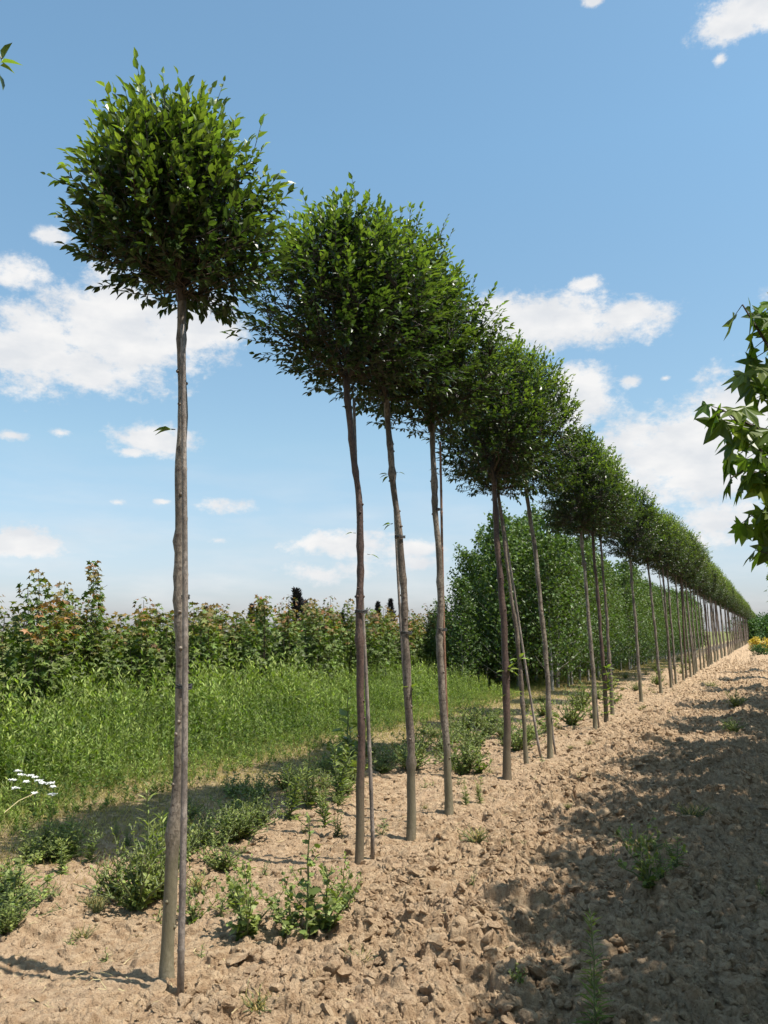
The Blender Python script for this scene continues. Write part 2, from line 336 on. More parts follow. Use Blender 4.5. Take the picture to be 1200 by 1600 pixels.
# clod templates
def ico(sub):
    import bmesh
    bm = bmesh.new(); bmesh.ops.create_icosphere(bm, subdivisions=sub, radius=1)
    V = np.array([v.co[:] for v in bm.verts]); Fc = [tuple(v.index for v in f.verts) for f in bm.faces]; bm.free(); return V, Fc
def clod_tpl(sub, seed, rugged=0):
    V, Fc = ico(sub); r_ = np.random.default_rng(seed)
    for _ in range(5):                                   # chop flat facets like broken dry soil
        d = norm(r_.normal(size=3)); h = r_.uniform(.3, .75); k = V@d; V = V-np.clip(k-h, 0, None)[:, None]*d*.95
    V = V*(1+.16*(r_.random(len(V))-.5)[:, None])
    if rugged:
        g = sum(np.sin(V@r_.normal(size=3)*w+r_.uniform(0, 6))*a for w, a in ((2, .12), (3, .10), (5, .08), (8, .05), (12, .04))); V = V*(1+g[:, None])
    V = V*np.array([1, r_.uniform(.55, 1), r_.uniform(.35, .75)]); return V, Fc
CL1 = [clod_tpl(1, i) for i in range(6)]; CL2 = [clod_tpl(2, i+20) for i in range(6)]; CL3 = [clod_tpl(3, i+40, 1) for i in range(5)]
def rot_axes(r_, n, up=False):
    a = norm(r_.normal(size=(n, 3)))
    if up: a = norm(a*.8+np.array([0, 0, 1.]))
    b = norm(np.cross(a, r_.normal(size=(n, 3)))); return b, np.cross(a, b), a
def build_clods():
    r_ = np.random.default_rng(5); mb = MB()
    for n, smin, smax, tm, TP, lowc, hic in ((60000, .0035, .012, (2.6, 10), CL1, -1.2, 4.6), (36000, .009, .025, (2.6, 15), CL1, -1.5, 4.4), (14000, .018, .050, (2.8, 24), CL2, -1.6, 3.8), (2200, .03, .072, (2.8, 16), CL3, -1.6, 2.6), (14000, .02, .06, (10, 50), CL1, -2, 4.2)):
        t = tm[0]+(tm[1]-tm[0])*r_.random(n)**1.35; c = lowc+(hic-lowc)*r_.random(n)**1.25
        X, Y = xy(c, t); cl = fbm(X*1.7, Y*1.7, 3, 99); keep = cl > r_.random(n)*.55+.12-(.12*(c < 2)); keep &= (r_.random(n) < .42+.58*(c < 2.2+.5*fbm(t*.8, c, 3, 130))); keep &= np.abs(np.arctan2(X, Y)) < .62
        X, Y = X[keep], Y[keep]; n = len(X); s = smin*(smax/smin)**(r_.random(n)**1.7)
        Z = ground_h(X, Y)+s*.15
        k = r_.integers(0, len(TP), n); ax, ay, az = rot_axes(r_, n, True)
        for q in range(len(TP)):
            m_ = k == q
            mb.scatter(TP[q], np.stack([X, Y, Z], 1)[m_], ax[m_], ay[m_], az[m_], np.repeat(s[m_][:, None], 3, 1), np.zeros(m_.sum()), np.zeros(m_.sum()))
    o = mb.build('soil_crumbs', M_CLOD); tag(o, 'crumbs and clods of dry brown soil strewn over the ploughed ground', 'soil crumbs', kind='stuff')
build_clods()
# ------------------------------------------------------------------ leaf templates (x along the leaf, y across, z up)
def leaf_tpl(w=.5, fold=.18, droop=.12, pet=.0):
    xs = [0, .28, .62, 1]; ws = [0, .5, .42, 0]
    V = [(pet, 0, 0), (.30, 0, -.01), (.64, 0, -droop*.45), (1, 0, -droop)]
    for x, y in ((.30, .5), (.64, .41)):
        z = -droop*(x**2)
        V += [(x, y*w, z+fold*y*w), (x, -y*w, z+fold*y*w)]
    return np.array(V, float), [(0, 1, 4), (0, 5, 1), (1, 2, 6, 4), (1, 5, 7, 2), (2, 3, 6), (2, 7, 3)]
OVAL = leaf_tpl(.48, .45, .16); ROUND = leaf_tpl(.8, .3, .15); NARROW = leaf_tpl(.2, .3, .2)
BLADE = (np.array([(0, -.5, 0), (0, .5, 0), (.5, .35, .06), (.5, -.35, .06), (1, 0, -.1)], float), [(0, 3, 2, 1), (3, 4, 2)])
LANCE = (np.array([(0, 0, 0), (.45, .5, .03), (1, 0, -.08), (.45, -.5, .03)], float), [(0, 3, 2, 1)])
def palm_tpl(lobes=5, spread=2.15, inner=.42, droop=.25):
    V = [(0., 0., 0.)]; n = lobes; ang = np.linspace(-spread, spread, n); rad = 1-.38*(np.abs(ang)/spread)**1.4
    pts = []
    for i, (a, r) in enumerate(zip(ang, rad)):
        wdt = .26 if n > 3 else .3
        pts += [(a-wdt, r*.62), (a, r), (a+wdt, r*.62)]
        if i < n-1: pts.append(((a+ang[i+1])/2, inner*min(r, rad[i+1])+.04))
    for a, r in pts: V.append((.12+r*math.cos(a)*.88, r*math.sin(a), -droop*r*r+.07*math.cos(a*3)))
    m = len(pts)
    return np.array(V), [(0, k, k+1) for k in range(1, m)]
PALM = palm_tpl(5, 2.05, .46, .22); MAPL = palm_tpl(5, 2.2, .55, .22)
def toothed():
    o = [(0, 0), (.2, .28), (.3, .22), (.42, .38), (.5, .27), (.66, .27), (.72, .17), (1, 0)]
    V = [(x, y, .12*y-.15*x*x) for x, y in o]+[(x, -y, .12*y-.15*x*x) for x, y in o[1:-1]]+[(.35, 0, -.03), (.65, 0, -.08)]
    top = list(range(8)); bot = [0]+list(range(8, 14))+[7]
    F_ = []
    mid = lambda i: 14 if i < 4 else 15
    for seq in (top, bot):
        for a, b in zip(seq[:-1], seq[1:]):
            xa = V[a][0]; F_.append((a, b, 14 if xa < .45 else 15))
        F_.append((14, 15, seq[4]))
    return np.array(V), F_
TOOTH = toothed()
def lay_leaves(mb, tpl, P, D, size, r_, tone, flat=.6, wid=1.0):
    """leaves at P growing along D; upper face turned to the sky by 'flat'"""
    n = len(P); D = norm(D); up = np.array([0, 0, 1.])+r_.normal(size=(n, 3))*(1-flat)
    Y = norm(np.cross(up, D)); Z = np.cross(D, Y)
    sz = np.asarray(size)[:, None]*np.array([[1, wid, 1]])
    mb.scatter(tpl, P, D, Y, Z, sz, tone, r_.random(n))
# ------------------------------------------------------------------ globe crowns
def crown_data(seed, R, H, nshoot, leafL, off=(0, 0), dens=1.0, prof=None, nl=12, extra=()):
    r_ = np.random.default_rng(seed)
    zs = [-.06, .02, .12, .3, .5, .7, .85, .95, 1.0]; rs = prof or [.25, .62, .82, .98, 1.0, .9, .68, .42, .15]
    ph = r_.uniform(0, 6.28, 4)
    def env(z, a): return R*np.interp(z/H, zs, rs)*(1+.10*np.sin(2*a+ph[0]+z*2)+.10*np.sin(3*a+ph[1]-z*4)+.08*np.sin(5*a+ph[2]+z*6))
    wood = MB(); fol = MB()
    ox, oy = off
    axis = lambda z: np.stack([ox*np.clip(z/H*1.6, 0, 1), oy*np.clip(z/H*1.6, 0, 1), z], -1)
    lz = np.linspace(-.03, .8*H, 8); L0 = axis(lz)+np.concatenate([[[0, 0, 0]], r_.normal(size=(7, 3))*.015])
    tube(wood, L0, np.linspace(.026, .008, 8), 7)
    limbs = [L0]
    for i in range(17):                                  # limbs fan out from the head of the stem
        z0 = r_.uniform(0, .32)*H*(i/17+.3); a = i*2.4+r_.normal()*.25; zt = H*r_.uniform(.12, .9)
        e = env(zt, a)*.72; p0 = axis(np.array(z0)); p2 = axis(np.array(zt))+np.array([math.cos(a)*e, math.sin(a)*e, 0])
        p1 = p0*.5+p2*.5+np.array([math.cos(a)*e*.18, math.sin(a)*e*.18, -.05*H]); q = np.linspace(0, 1, 8)[:, None]
        L1 = (1-q)**2*p0+2*q*(1-q)*p1+q*q*p2+np.concatenate([[[0, 0, 0]], r_.normal(size=(7, 3))*.012])
        tube(wood, L1, np.linspace(.013, .004, 8), 5); limbs.append(L1)
    LP = np.concatenate(limbs)
    # shoots
    zz = H*np.clip(r_.beta(1.35, 1.25, nshoot)*1.02, .01, .97); a = r_.uniform(0, 6.283, nshoot)
    f = r_.random(nshoot)**.55
    E = env(zz, a); st = axis(zz)+np.stack([np.cos(a)*E*f*.84, np.sin(a)*E*f*.84, 0*a], 1)
    zr = zz/H
    out = np.stack([np.cos(a), np.sin(a), 0*a], 1)*(.95-.6*zr)[:, None]*(.4+f)[:, None]
    d = norm(out+np.array([0, 0, 1.])*(-.16+1.5*np.clip(zr, 0, 1)**.7)[:, None]+r_.normal(size=(nshoot, 3))*.28)
    ln = (.12+.12*r_.random(nshoot))*(R/.6)**.3*(1+.5*(zr > .7)*r_.random(nshoot))
    for ex in extra:                                     # a few long shoots the photograph shows
        st = np.vstack([st, ex[0]]); d = np.vstack([d, norm(np.array(ex[1], float))]); ln = np.append(ln, ex[2]); f = np.append(f, 1.); zr = np.append(zr, .3 if ex[1][2] < .3 else .9)
    T = len(st); q = np.linspace(0, 1, nl)
    bend = norm(r_.normal(size=(T, 3)))*.10
    curve = lambda qq, k: st[k]+d[k]*ln[k][:, None]*qq[:, None]+bend[k]*(qq**2*ln[k])[:, None]+np.array([0, 0, .10])*(qq**2*ln[k])[:, None]
    for k in range(T):
        j = np.argmin(((LP-st[k])**2).sum(1)+np.where(LP[:, 2] > st[k][2]+.02, .04, 0)); kk = np.array([k]*3)
        pts = np.vstack([LP[j], (LP[j]+st[k])/2+r_.normal(size=3)*.01, curve(np.array([0., .5, 1.]), kk)])
        tube(wood, pts, [.004, .0035, .003, .0022, .001], 3, cap=False)
    k = np.repeat(np.arange(T), nl); qq = np.tile(q, T)+r_.normal(size=T*nl)*.02; keep = r_.random(T*nl) < dens*(.75+.25*qq); k, qq = k[keep], np.clip(qq[keep], 0, 1.02)
    P = curve(qq, k); m = len(P)
    phi = qq*nl*2.4+k*1.7; A = norm(np.cross(d[k], np.array([.3, .2, 1.]))); B = np.cross(d[k], A)
    side = A*np.cos(phi)[:, None]+B*np.sin(phi)[:, None]
    LD = norm(side*(1.05-.75*qq**2)[:, None]+d[k]*(.45+.75*qq)[:, None]+np.array([0, 0, -.12])+r_.normal(size=(m, 3))*.18)
    young = np.clip((qq-.3)*1.6, 0, 1)*np.clip(zr[k]*1.6-.2, .05, 1)*np.clip(f[k]*1.6-.5, .1, 1)*(.55+.45*r_.random(m))
    L = leafL*(.6+.75*r_.random(m))*(1-.25*np.clip(qq-.8, 0, 1)*4*.5)
    lay_leaves(fol, OVAL, P, LD, L, r_, np.clip(young, 0, 1), .62)
    return wood.data('branches', B_TWIG), fol.data('crown', M_GLOBE)
# crown of the nearest tree has the long drooping shoots of the photograph
EX1 = [((-.40, -.05, .55), (-.8, 0, .45), .26), ((.34, 0, .5), (.8, 0, .5), .20), ((-.28, -.05, .20), (-.75, -.1, -.02), .32), ((-.18, -.1, .12), (-.75, -.2, -.08), .28), ((-.05, .0, .10), (-.6, -.2, -.12), .24), ((.12, -.05, .2), (.8, -.1, .15), .24), ((.20, .0, .3), (.85, 0, .35), .26), ((.04, 0, .74), (.05, 0, 1), .30), ((.28, .0, .6), (.35, 0, .8), .34), ((-.35, 0, .6), (-.5, 0, .7), .26), ((-.2, -.1, .75), (-.2, 0, 1), .26), ((.12, -.1, .8), (.2, 0, 1), .3), ((-.45, -.1, .5), (-.9, 0, .25), .24)]
C1 = crown_data(11, .48, .81, 960, .053, off=(-.09, .0), extra=EX1)
CV = [crown_data(20+i, R, 1.36, 1000, .053, prof=pf) for i, (R, pf) in enumerate(((.66, None), (.70, [.3, .7, .86, .98, 1.0, .92, .75, .5, .2]), (.65, [.2, .55, .8, 1., 1.02, .88, .62, .36, .12]), (.69, None)))]
# ------------------------------------------------------------------ trunks and canes
def trunk_mesh(pts, r0, r1, mat, seed, flare=1.45, knots=16):
    r_ = np.random.default_rng(seed); P = np.asarray(pts, float)
    s = np.concatenate([[0], np.cumsum(np.linalg.norm(np.diff(P, axis=0), axis=1))]); n = 60; q = np.linspace(0, s[-1], n)
    # smooth through the control points
    C = np.stack([np.interp(q, s, P[:, i]) for i in range(3)], 1)
    for _ in range(14): C[1:-1] = (C[:-2]+2*C[1:-1]+C[2:])/4
    C[1:-1, :2] += np.stack([.006*np.sin(q*4.1+seed)+.003*np.sin(q*11+seed), .006*np.cos(q*3.3+seed)], 1)[1:-1]
    rad = r0+(r1-r0)*(q/q[-1])**.8; rad = rad*(1+(flare-1)*np.exp(-q/.14)); rad = rad*(1+.05*np.sin(q*7+seed)+.03*np.sin(q*19+seed*2))
    for _ in range(knots):                               # swollen bud scars
        z = r_.uniform(.15, .97)*q[-1]; rad = rad*(1+.26*np.exp(-((q-z)/.018)**2))
    mb = MB(); tube(mb, C, rad, 14, wob=.05, seed=seed)
    for i in range(knots):
        z = r_.uniform(.1, .97)*q[-1]; k = int(np.searchsorted(q, z)); k = min(k, n-2); a = r_.uniform(0, 6.28)
        p = C[k]+np.array([math.cos(a), math.sin(a), 0])*rad[k]*.9
        tube(mb, [p, p+np.array([math.cos(a)*.009, math.sin(a)*.009, .004])], [.011, .006], 6)
    return mb.data('trunk', mat, True)
def cane_mesh(L, r, mat, seed, top=(0, 0)):
    r_ = np.random.default_rng(seed); q = [-.12]; rr = [r]; z = .0
    nodes = np.arange(.18, L, .27)+r_.normal(size=len(np.arange(.18, L, .27)))*.02
    zz = np.sort(np.concatenate([[-.12, L], nodes-.012, nodes, nodes+.012])); rad = r*(1-.25*zz/L)
    for nz in nodes: rad = np.where(np.abs(zz-nz) < .002, rad*1.16, rad)
    b = .012*np.sin(zz*1.3+seed)
    C = np.stack([zz/L*top[0]+b*(zz > 0), zz/L*top[1]+b*.4*(zz > 0), zz], 1); mb = MB(); tube(mb, C, rad, 10); return mb.data('cane', mat, True)
def sprout(parent, loc, dirs, size, seed, tone=.5):
    r_ = np.random.default_rng(seed); mb = MB(); D = np.array(dirs, float); n = len(D)
    P = np.zeros((n, 3))+norm(D)*.02
    for k in range(n): tube(mb, [(0, 0, 0), tuple(P[k])], [.002, .0015], 4)
    lay_leaves(mb, leaf_tpl(.5, .3, .3), P, D, np.full(n, size), r_, np.full(n, tone), .85)
    o = mb.build('sprout', M_GLOBE, parent); o.location = loc; return o
def tie(parent, p, r, seed):
    mb = MB(); a = np.linspace(0, 2*math.pi, 15)
    for dz in (0, .012): tube(mb, np.stack([np.cos(a)*r*1.35+r*.35, np.sin(a)*r*1.1, dz+.004*np.sin(a*2)], 1), .005, 5, cap=False)
    o = mb.build('tie', M_TIE, parent); o.location = p; return o
GT = 'globe trees standing in one long row'; GC = 'canes beside the globe trees'
# base px, stem bends (px), joint px, crown variant, crown scale (xy, z), bark, stem radii, label
TREES = [
 ((262,1550), [(265,1440),(275,1250),(284,1050),(283,900),(281,760),(283,600)], (284,480), 'A', (1,1), B_GREY, (.031,.0215), 'nearest globe tree with a thick leaning stem at the lower left', [(.27,-1,.30)]),
 ((563,1358), [(563,1150),(563,950),(562,800),(551,690)], (541,600), 0, (1.06,.92), B_RED, (.030,.0215), 'second globe tree, its stem bent left near the top, grey cane on its right', []),
 ((643,1318), [(641,1150),(634,980),(624,840),(612,720)], (603,625), 1, (1.0,1.0), B_BROWN, (.034,.023), 'third globe tree, small leaf sprouts on its red brown stem', []),
 ((701,1282), [(699,1200),(693,1100),(686,1000),(688,900),(680,780)], (674,670), 2, (1.05,1.0), B_GREY, (.034,.024), 'fourth globe tree, pale wavy stem crooked above the ground', []),
 ((791,1222), [(793,1100),(788,1000),(782,900),(775,820)], (771,750), 3, (1.08,1.08), B_RED, (.044,.028), 'fifth globe tree with a dark reddish stem and leafy sprouts low down', []),
 ((822,1200), [(818,1100),(806,980),(791,870)], (778,775), 0, (.75,.9), B_BROWN, (.027,.018), 'thin leaning globe tree close behind the dark reddish stem', []),
 ((860,1188), [(858,1100),(849,980),(836,860)], (822,765), 1, (1.02,1.22), B_GREY, (0.0352,0.0232), 'globe tree with a forked looking pale stem right of the leaning pair', []),
 ((931,1146), [(927,1060),(921,980),(914,900)], (908,832), 2, (1.05,1.12), B_GREY, (0.0361,0.0224), 'globe tree with a straight grey stem left of a close pair of stems', []),
 ((948,1133), [(944,1060),(938,980),(931,900)], (926,835), 3, (1.0,1.05), B_RED, (0.0378,0.0224), 'dark stemmed globe tree, front one of the close pair, leaves round its foot', []),
 ((957,1120), [(954,1060),(949,980),(943,900)], (938,842), 0, (1.0,1.1), B_BROWN, (0.0352,0.0206), 'slimmer globe tree, rear one of the close pair of stems', []),
 ((1002,1103), [(998,1040),(992,960)], (984,870), 1, (1.0,1.08), B_GREY, (0.0378,0.0241), 'lone stemmed globe tree in the wide gap right of the close pair', []),
 ((1033,1088), [(1028,1030),(1020,950)], (1012,882), 2, (1.05,1.0), B_GREY, (0.0396,0.0241), 'globe tree leaning left, next after the lone one in the wide gap', []),
 ((1049,1078), [(1046,1030),(1040,950)], (1035,888), 3, (1.0,1.0), B_BROWN, (0.0396,0.0241), 'globe tree with upright brown stem just right of the left leaning one', []),
]
def place_tree(base, bends, joint, cv, cs, bark, rr, label, _, i):
    X, Y = gnd(*base); z0 = gh(X, Y); t = thing('globe_tree', label, 'tree', (X, Y, z0), 0, GT); o0 = np.array([X, Y, z0])
    pts = [np.array([0, 0, -.12]), np.array([0, 0, 0])]+[at(bx, by, Y+(k+1)*.0)-o0 for k, (bx, by) in enumerate(bends)]+[at(*joint, Y)-o0]
    pts.append(pts[-1]+np.array([0, 0, .06]))
    obj('trunk', trunk_mesh(pts, rr[0], rr[1], bark, 3+i), t)
    w, f = C1 if cv == 'A' else CV[cv]; rz = 0 if cv == 'A' else i*1.37
    for nm, me in (('branches', w), ('crown', f)):
        o = obj(nm, me, t, tuple(pts[-2]+np.array([0, 0, .06 if cv == 'A' else .0]))); o.scale = (cs[0], cs[0], cs[1]*(1 if cv == 'A' else .95)); o.rotation_euler = (0, 0, rz)
    return t, o0, pts
roots = [place_tree(*T, i) for i, T in enumerate(TREES)]
def local(i, x, y): return at(x, y, roots[i][1][1]-.0)-roots[i][1]
sprout(roots[0][0], local(0, 274, 671), [(-1, -.1, .1), (-.8, -.4, -.15)], .085, 1, .35)
sprout(roots[1][0], local(1, 574, 866), [(1, -.1, -.15)], .075, 2, .7); sprout(roots[1][0], local(1, 556, 833), [(-1, -.1, .05)], .055, 3, .3)
sprout(roots[2][0], local(2, 610, 742), [(-1, -.2, -.1), (-.7, -.3, -.5), (-1, .2, .3)], .075, 4, .4); sprout(roots[2][0], local(2, 618, 738), [(1, -.2, -.05)], .06, 5, .4)
sprout(roots[2][0], local(2, 614, 818), [(-1, -.2, -.05), (-.9, .1, -.4)], .07, 6, .7); sprout(roots[2][0], local(2, 641, 1078), [(1, -.3, .1), (-.5, -.5, .4), (.5, -.5, .7), (.8, -.4, -.3)], .08, 7, .6)
sprout(roots[4][0], local(4, 793, 1048), [(1, -.3, .4), (-1, -.3, .1), (.5, -.5, 1), (.2, -.6, .1), (1, -.2, -.2)], .11, 8, .7); sprout(roots[4][0], local(4, 798, 1085), [(1, -.3, .5), (-1, -.3, 0), (1, -.3, .1)], .12, 9, .7)
sprout(roots[5][0], local(5, 811, 1030), [(1, -.3, .2), (-1, -.3, .1), (.4, -.5, .8)], .11, 10, .8); sprout(roots[6][0], local(6, 862, 1122), [(1, -.3, -.2), (-1, -.3, .1), (.4, -.5, .8)], .1, 12, .6)
for k in range(7): sprout(roots[8][0], local(8, 948, 1045+k*12), [(1, -.3, .2), (-1, -.3, .1), (.4, -.5, .8), (-.5, -.5, .5)], .12, 13+k, .6)
def tie_at(i, x, y, r): tie(roots[i][0], tuple(local(i, x, y)), r, i)
tie_at(0, 284, 1075, .027); tie_at(0, 281, 935, .026); tie_at(1, 562, 957, .032); tie_at(2, 623, 840, .03); tie_at(2, 633, 990, .031); tie_at(3, 682, 797, .03); tie_at(3, 689, 985, .03)
# canes: foot px, top px, radius, material, depth shift, label
CANES = [((281,1568),(289,508),.0155,B_CANE,'grey cane standing against the nearest globe tree'),
 ((581,1352),(555,622),.0150,B_CANE,'pale grey cane right of the second globe tree, its bare top showing'),
 ((644,1292),(613,690),.014,B_CANE,'thin brown cane tucked behind the third globe tree'),
 ((704,1268),(686,690),.015,B_CANE2,'reddish cane behind the pale wavy stem of the fourth globe tree'),
 ((846,1190),(779,778),.016,B_CANE,'thin cane leaning far left between the reddish stem and the pale one'),
 ((869,1184),(826,800),.014,B_CANE,'cane close behind the pale stemmed tree right of the leaning cane'),
 ((936,1144),(910,850),.013,B_CANE,'cane behind the straight grey stem left of the close pair'),
 ((1052,1074),(1030,890),.016,B_CANE,'cane beside the upright brown stem in the middle of the row')]
for i, (b, tp, r, m, lab) in enumerate(CANES):
    X, Y = gnd(*b); z0 = gh(X, Y); e = at(tp[0], tp[1], Y)-np.array([X, Y, z0])
    o = obj('cane', cane_mesh(e[2], r, m, i, (e[0], e[1])), None, (X, Y, z0)); tag(o, lab, 'cane', GC)
# tree just outside the frame on the left, only shoot tips reach in
ft_tr = [trunk_mesh([(0, 0, -.1), (0, 0, 0), (dx*.3, 0, 1.1), (dx*.7, dy, 2.2), (dx, dy, 3.3), (dx, dy, 3.36)], .036, .023, m, 40+k) for k, (dx, dy, m) in enumerate(((-.1, 0, B_GREY), (-.18, .05, B_BROWN), (-.05, -.05, B_RED), (-.13, .02, B_GREY)))]
ft_top = [(-.1, 0), (-.18, .05), (-.05, -.05), (-.13, .02)]
def std_tree(c, t, k, label, rnd, s=(1, 1), name='globe_tree'):
    X, Y = xy(c, t); z0 = gh(X, Y); o = thing(name, label, 'tree', (X, Y, z0), 0, GT)
    tr = obj('trunk', ft_tr[k], o); hs = 1+rnd.normal()*.02
    tr.scale = (1, 1, hs); w, f = CV[(k+int(rnd.integers(0, 4))) % 4]; rz = rnd.uniform(0, 6.28)
    for nm, me in (('branches', w), ('crown', f)):
        q = obj(nm, me, o, (ft_top[k][0], ft_top[k][1], 3.28*hs)); q.scale = (s[0], s[0], s[1]); q.rotation_euler = (0, 0, rz)
    return o
rn = np.random.default_rng(77)
X0, Y0 = -2.10, 2.62
t0 = thing('globe_tree', 'globe tree at the left edge, only a few leaf tips in view', 'tree', (X0, Y0, gh(X0, Y0)), 0, GT)
obj('trunk', ft_tr[2], t0)
for nm, me in zip(('branches', 'crown'), C1): obj(nm, me, t0, (-.05, -.05, 3.2))
p_ = at(24, 98, 2.5)-np.array([X0, Y0, gh(X0, Y0)])
mbx = MB(); rx = np.random.default_rng(4); j0 = np.array([.50, -.05, 4.0]); tube(mbx, [j0, (j0+p_)/2+np.array([0, 0, .04]), p_-np.array([.04, 0, 0])], [.006, .004, .002], 5)
lay_leaves(mbx, OVAL, np.array([p_-[.045, 0, -.01], p_-[.05, 0, 0], p_-[.05, 0, .01], p_-[.06, 0, .03]]), np.array([(.3, 0, 1.), (1., 0, .05), (.9, 0, -.35), (.45, 0, -.8)]), np.array([.07, .075, .06, .075]), rx, np.array([.4, .6, .5, .2]), .8)
mbx.build('twig', M_GLOBE, t0)
# the rest of the row, receding
far_t = [26.3, 28.3, 29.4, 31.0]; tt = 32.2
while tt < 190: far_t.append(tt); tt += float(rn.choice([.85, 1.05, 1.3, 1.7, 2.0]))*(1 if tt < 90 else 1.35)
uniq = {0: 'globe tree behind the upright brown stem, first of the crowded far stems', 1: 'second of the crowded far stems in the globe tree row'}
for i, t in enumerate(far_t):
    lab = uniq.get(i) or 'distant globe tree among the crowded stems where the row recedes'
    std_tree(2.52+rn.normal()*.05, t, int(rn.integers(0, 4)), lab, rn, (1.0+rn.normal()*.08, 1.04+rn.normal()*.09))
# ------------------------------------------------------------------ sweetgum trees on the right (crowns mostly outside the frame, their shade falls on the soil)
def gum_data(seed, R=.76, H=2.2, n=205):
    r_ = np.random.default_rng(seed); wood = MB(); fol = MB()
    tube(wood, [(0, 0, -.1), (0, 0, 0), (.01, .01, .8), (-.01, .02, 1.7), (0, 0, 1.7+H*.85)], [.04, .034, .028, .022, .006], 9)
    P = []; D = []; T = []; Sz = []
    for i in range(n):
        z = 1.62+H*r_.random()**.9; a = i*2.4+r_.normal()*.3; zr = (z-1.62)/H; Rz = R*np.interp(zr, [0, .2, .5, .8, 1], [.75, .92, .92, .95, .45])*r_.uniform(.55, 1.05)
        p0 = np.array([0, 0, min(z-.1, 1.7+H*.8)]); p2 = np.array([math.cos(a)*Rz, math.sin(a)*Rz, z+.12]); p1 = (p0+p2)/2+np.array([0, 0, -.02])
        q = np.linspace(0, 1, 5)[:, None]; C = (1-q)**2*p0+2*q*(1-q)*p1+q*q*p2; tube(wood, C, np.linspace(.008, .002, 5), 4, cap=False)
        for u in np.arange(.3, 1.01, .14):
            b = (1-u)**2*p0+2*u*(1-u)*p1+u*u*p2; s = r_.uniform(0, 6.28); dd = norm(np.array([math.cos(s), math.sin(s), r_.uniform(-.5, .3)])+np.array([math.cos(a), math.sin(a), 0])*.7)
            e = b+dd*.07; tube(wood, [b, e], [.0015, .001], 3, cap=False); P.append(e); D.append(dd+np.array([0, 0, -.55])); T.append(.2+.8*r_.random() if u > .9 else .3*r_.random()); Sz.append(r_.uniform(.075, .115))
    lay_leaves(fol, PALM, np.array(P), np.array(D), np.array(Sz), r_, np.array(T), .72)
    return wood.data('trunk', B_BROWN), fol.data('crown', M_GUM)
GD = [gum_data(60+i) for i in range(3)]
gts = [('r2', v) for v in np.arange(-2, 24, 1.25)]+[-1.2, .1, 1.3, 2.75, 3.9, 5.0, 6.1, 7.2, 8.2, 9.4, 10.5, 11.6, 12.8, 15.2, 16.3, 19.5, 20.6, 24.5, 25.6, 30, 31, 36]  # r2: second unseen row, added to block sky light from the right
for i, t in enumerate(gts):
    sky_block_row = isinstance(t, tuple); cc_ = -2.5 if sky_block_row else -.82-.28*(t in (.1, 1.3))-.22*(t == 3.9)-.2*(t == 5.0)-.12*(t == 6.1); t = t[1] if sky_block_row else t
    X, Y = xy(cc_+rn.normal()*.04, t); near = t == 2.75
    o = thing('sweetgum_tree', 'young lobed leaf tree at the right edge, branches hanging into the picture' if near else 'unseen young lobed leaf tree beyond the right edge shading the soil', 'tree', (X, Y, gh(X, Y)), 0, 'lobed leaf trees in the right hand row')
    w, f = GD[i % 3]
    for nm, me in (('trunk', w), ('crown', f)):
        q = obj(nm, me, o); q.rotation_euler = (0, 0, i*2.1); q.scale = (.68, .68, .73) if near else ((1.3, 1.3, 1.3) if sky_block_row else (.92, .92, 1.0) if t < 4.5 else (.96, .96, 1.12))
    if near:                                             # the boughs the photograph shows at the right edge
        mw = MB(); ml = MB(); r_ = np.random.default_rng(9); o0 = np.array([X, Y, gh(X, Y)])
        boughs = [[(1330,640),(1250,590),(1197,552),(1165,500),(1150,476)], [(1330,600),(1230,540),(1205,490),(1196,470)], [(1330,720),(1240,690),(1180,672),(1135,650),(1118,640)], [(1330,760),(1230,740),(1180,740),(1150,735)], [(1330,820),(1240,800),(1190,800),(1160,800)], [(1330,860),(1260,850),(1215,860),(1200,880)], [(1300,700),(1230,640),(1190,600),(1168,590)], [(1300,780),(1220,720),(1165,700),(1140,690)]]
        P = []; D = []; T = []; Sz = []
        boughs += [[(1340,900),(1270,850),(1215,800)], [(1340,680),(1280,720),(1205,760)]]
        for bi, bo in enumerate(boughs):
            dep = 2.72+.05*math.sin(bi*2.3); C = np.array([at(x+10, y, dep)-o0 for x, y in bo])
            tube(mw, C, np.linspace(.009, .0025, len(C)), 5)
            for u in np.linspace(.2, 1, 19 if bi > 1 else 13):
                k = u*(len(C)-1); i0 = min(int(k), len(C)-2); b = C[i0]+(C[i0+1]-C[i0])*(k-i0)
                dd = norm(np.array([r_.uniform(-1, .6), r_.uniform(-.7, .5), r_.uniform(-.8, .35)])); e = b+dd*r_.uniform(.03, .075); tube(mw, [b, e], [.0018, .0012], 4, cap=False)
                P.append(e); D.append(dd*.6+np.array([-.1, 0, -.85])); T.append(r_.random()**1.1); Sz.append(r_.uniform(.065, .105))
        P = np.array(P); lay_leaves(ml, PALM, P, np.array(D), np.array(Sz), r_, np.array(T), .6)
        mw.build('bough', B_TWIG, o); ml.build('foliage', M_GUM, o)
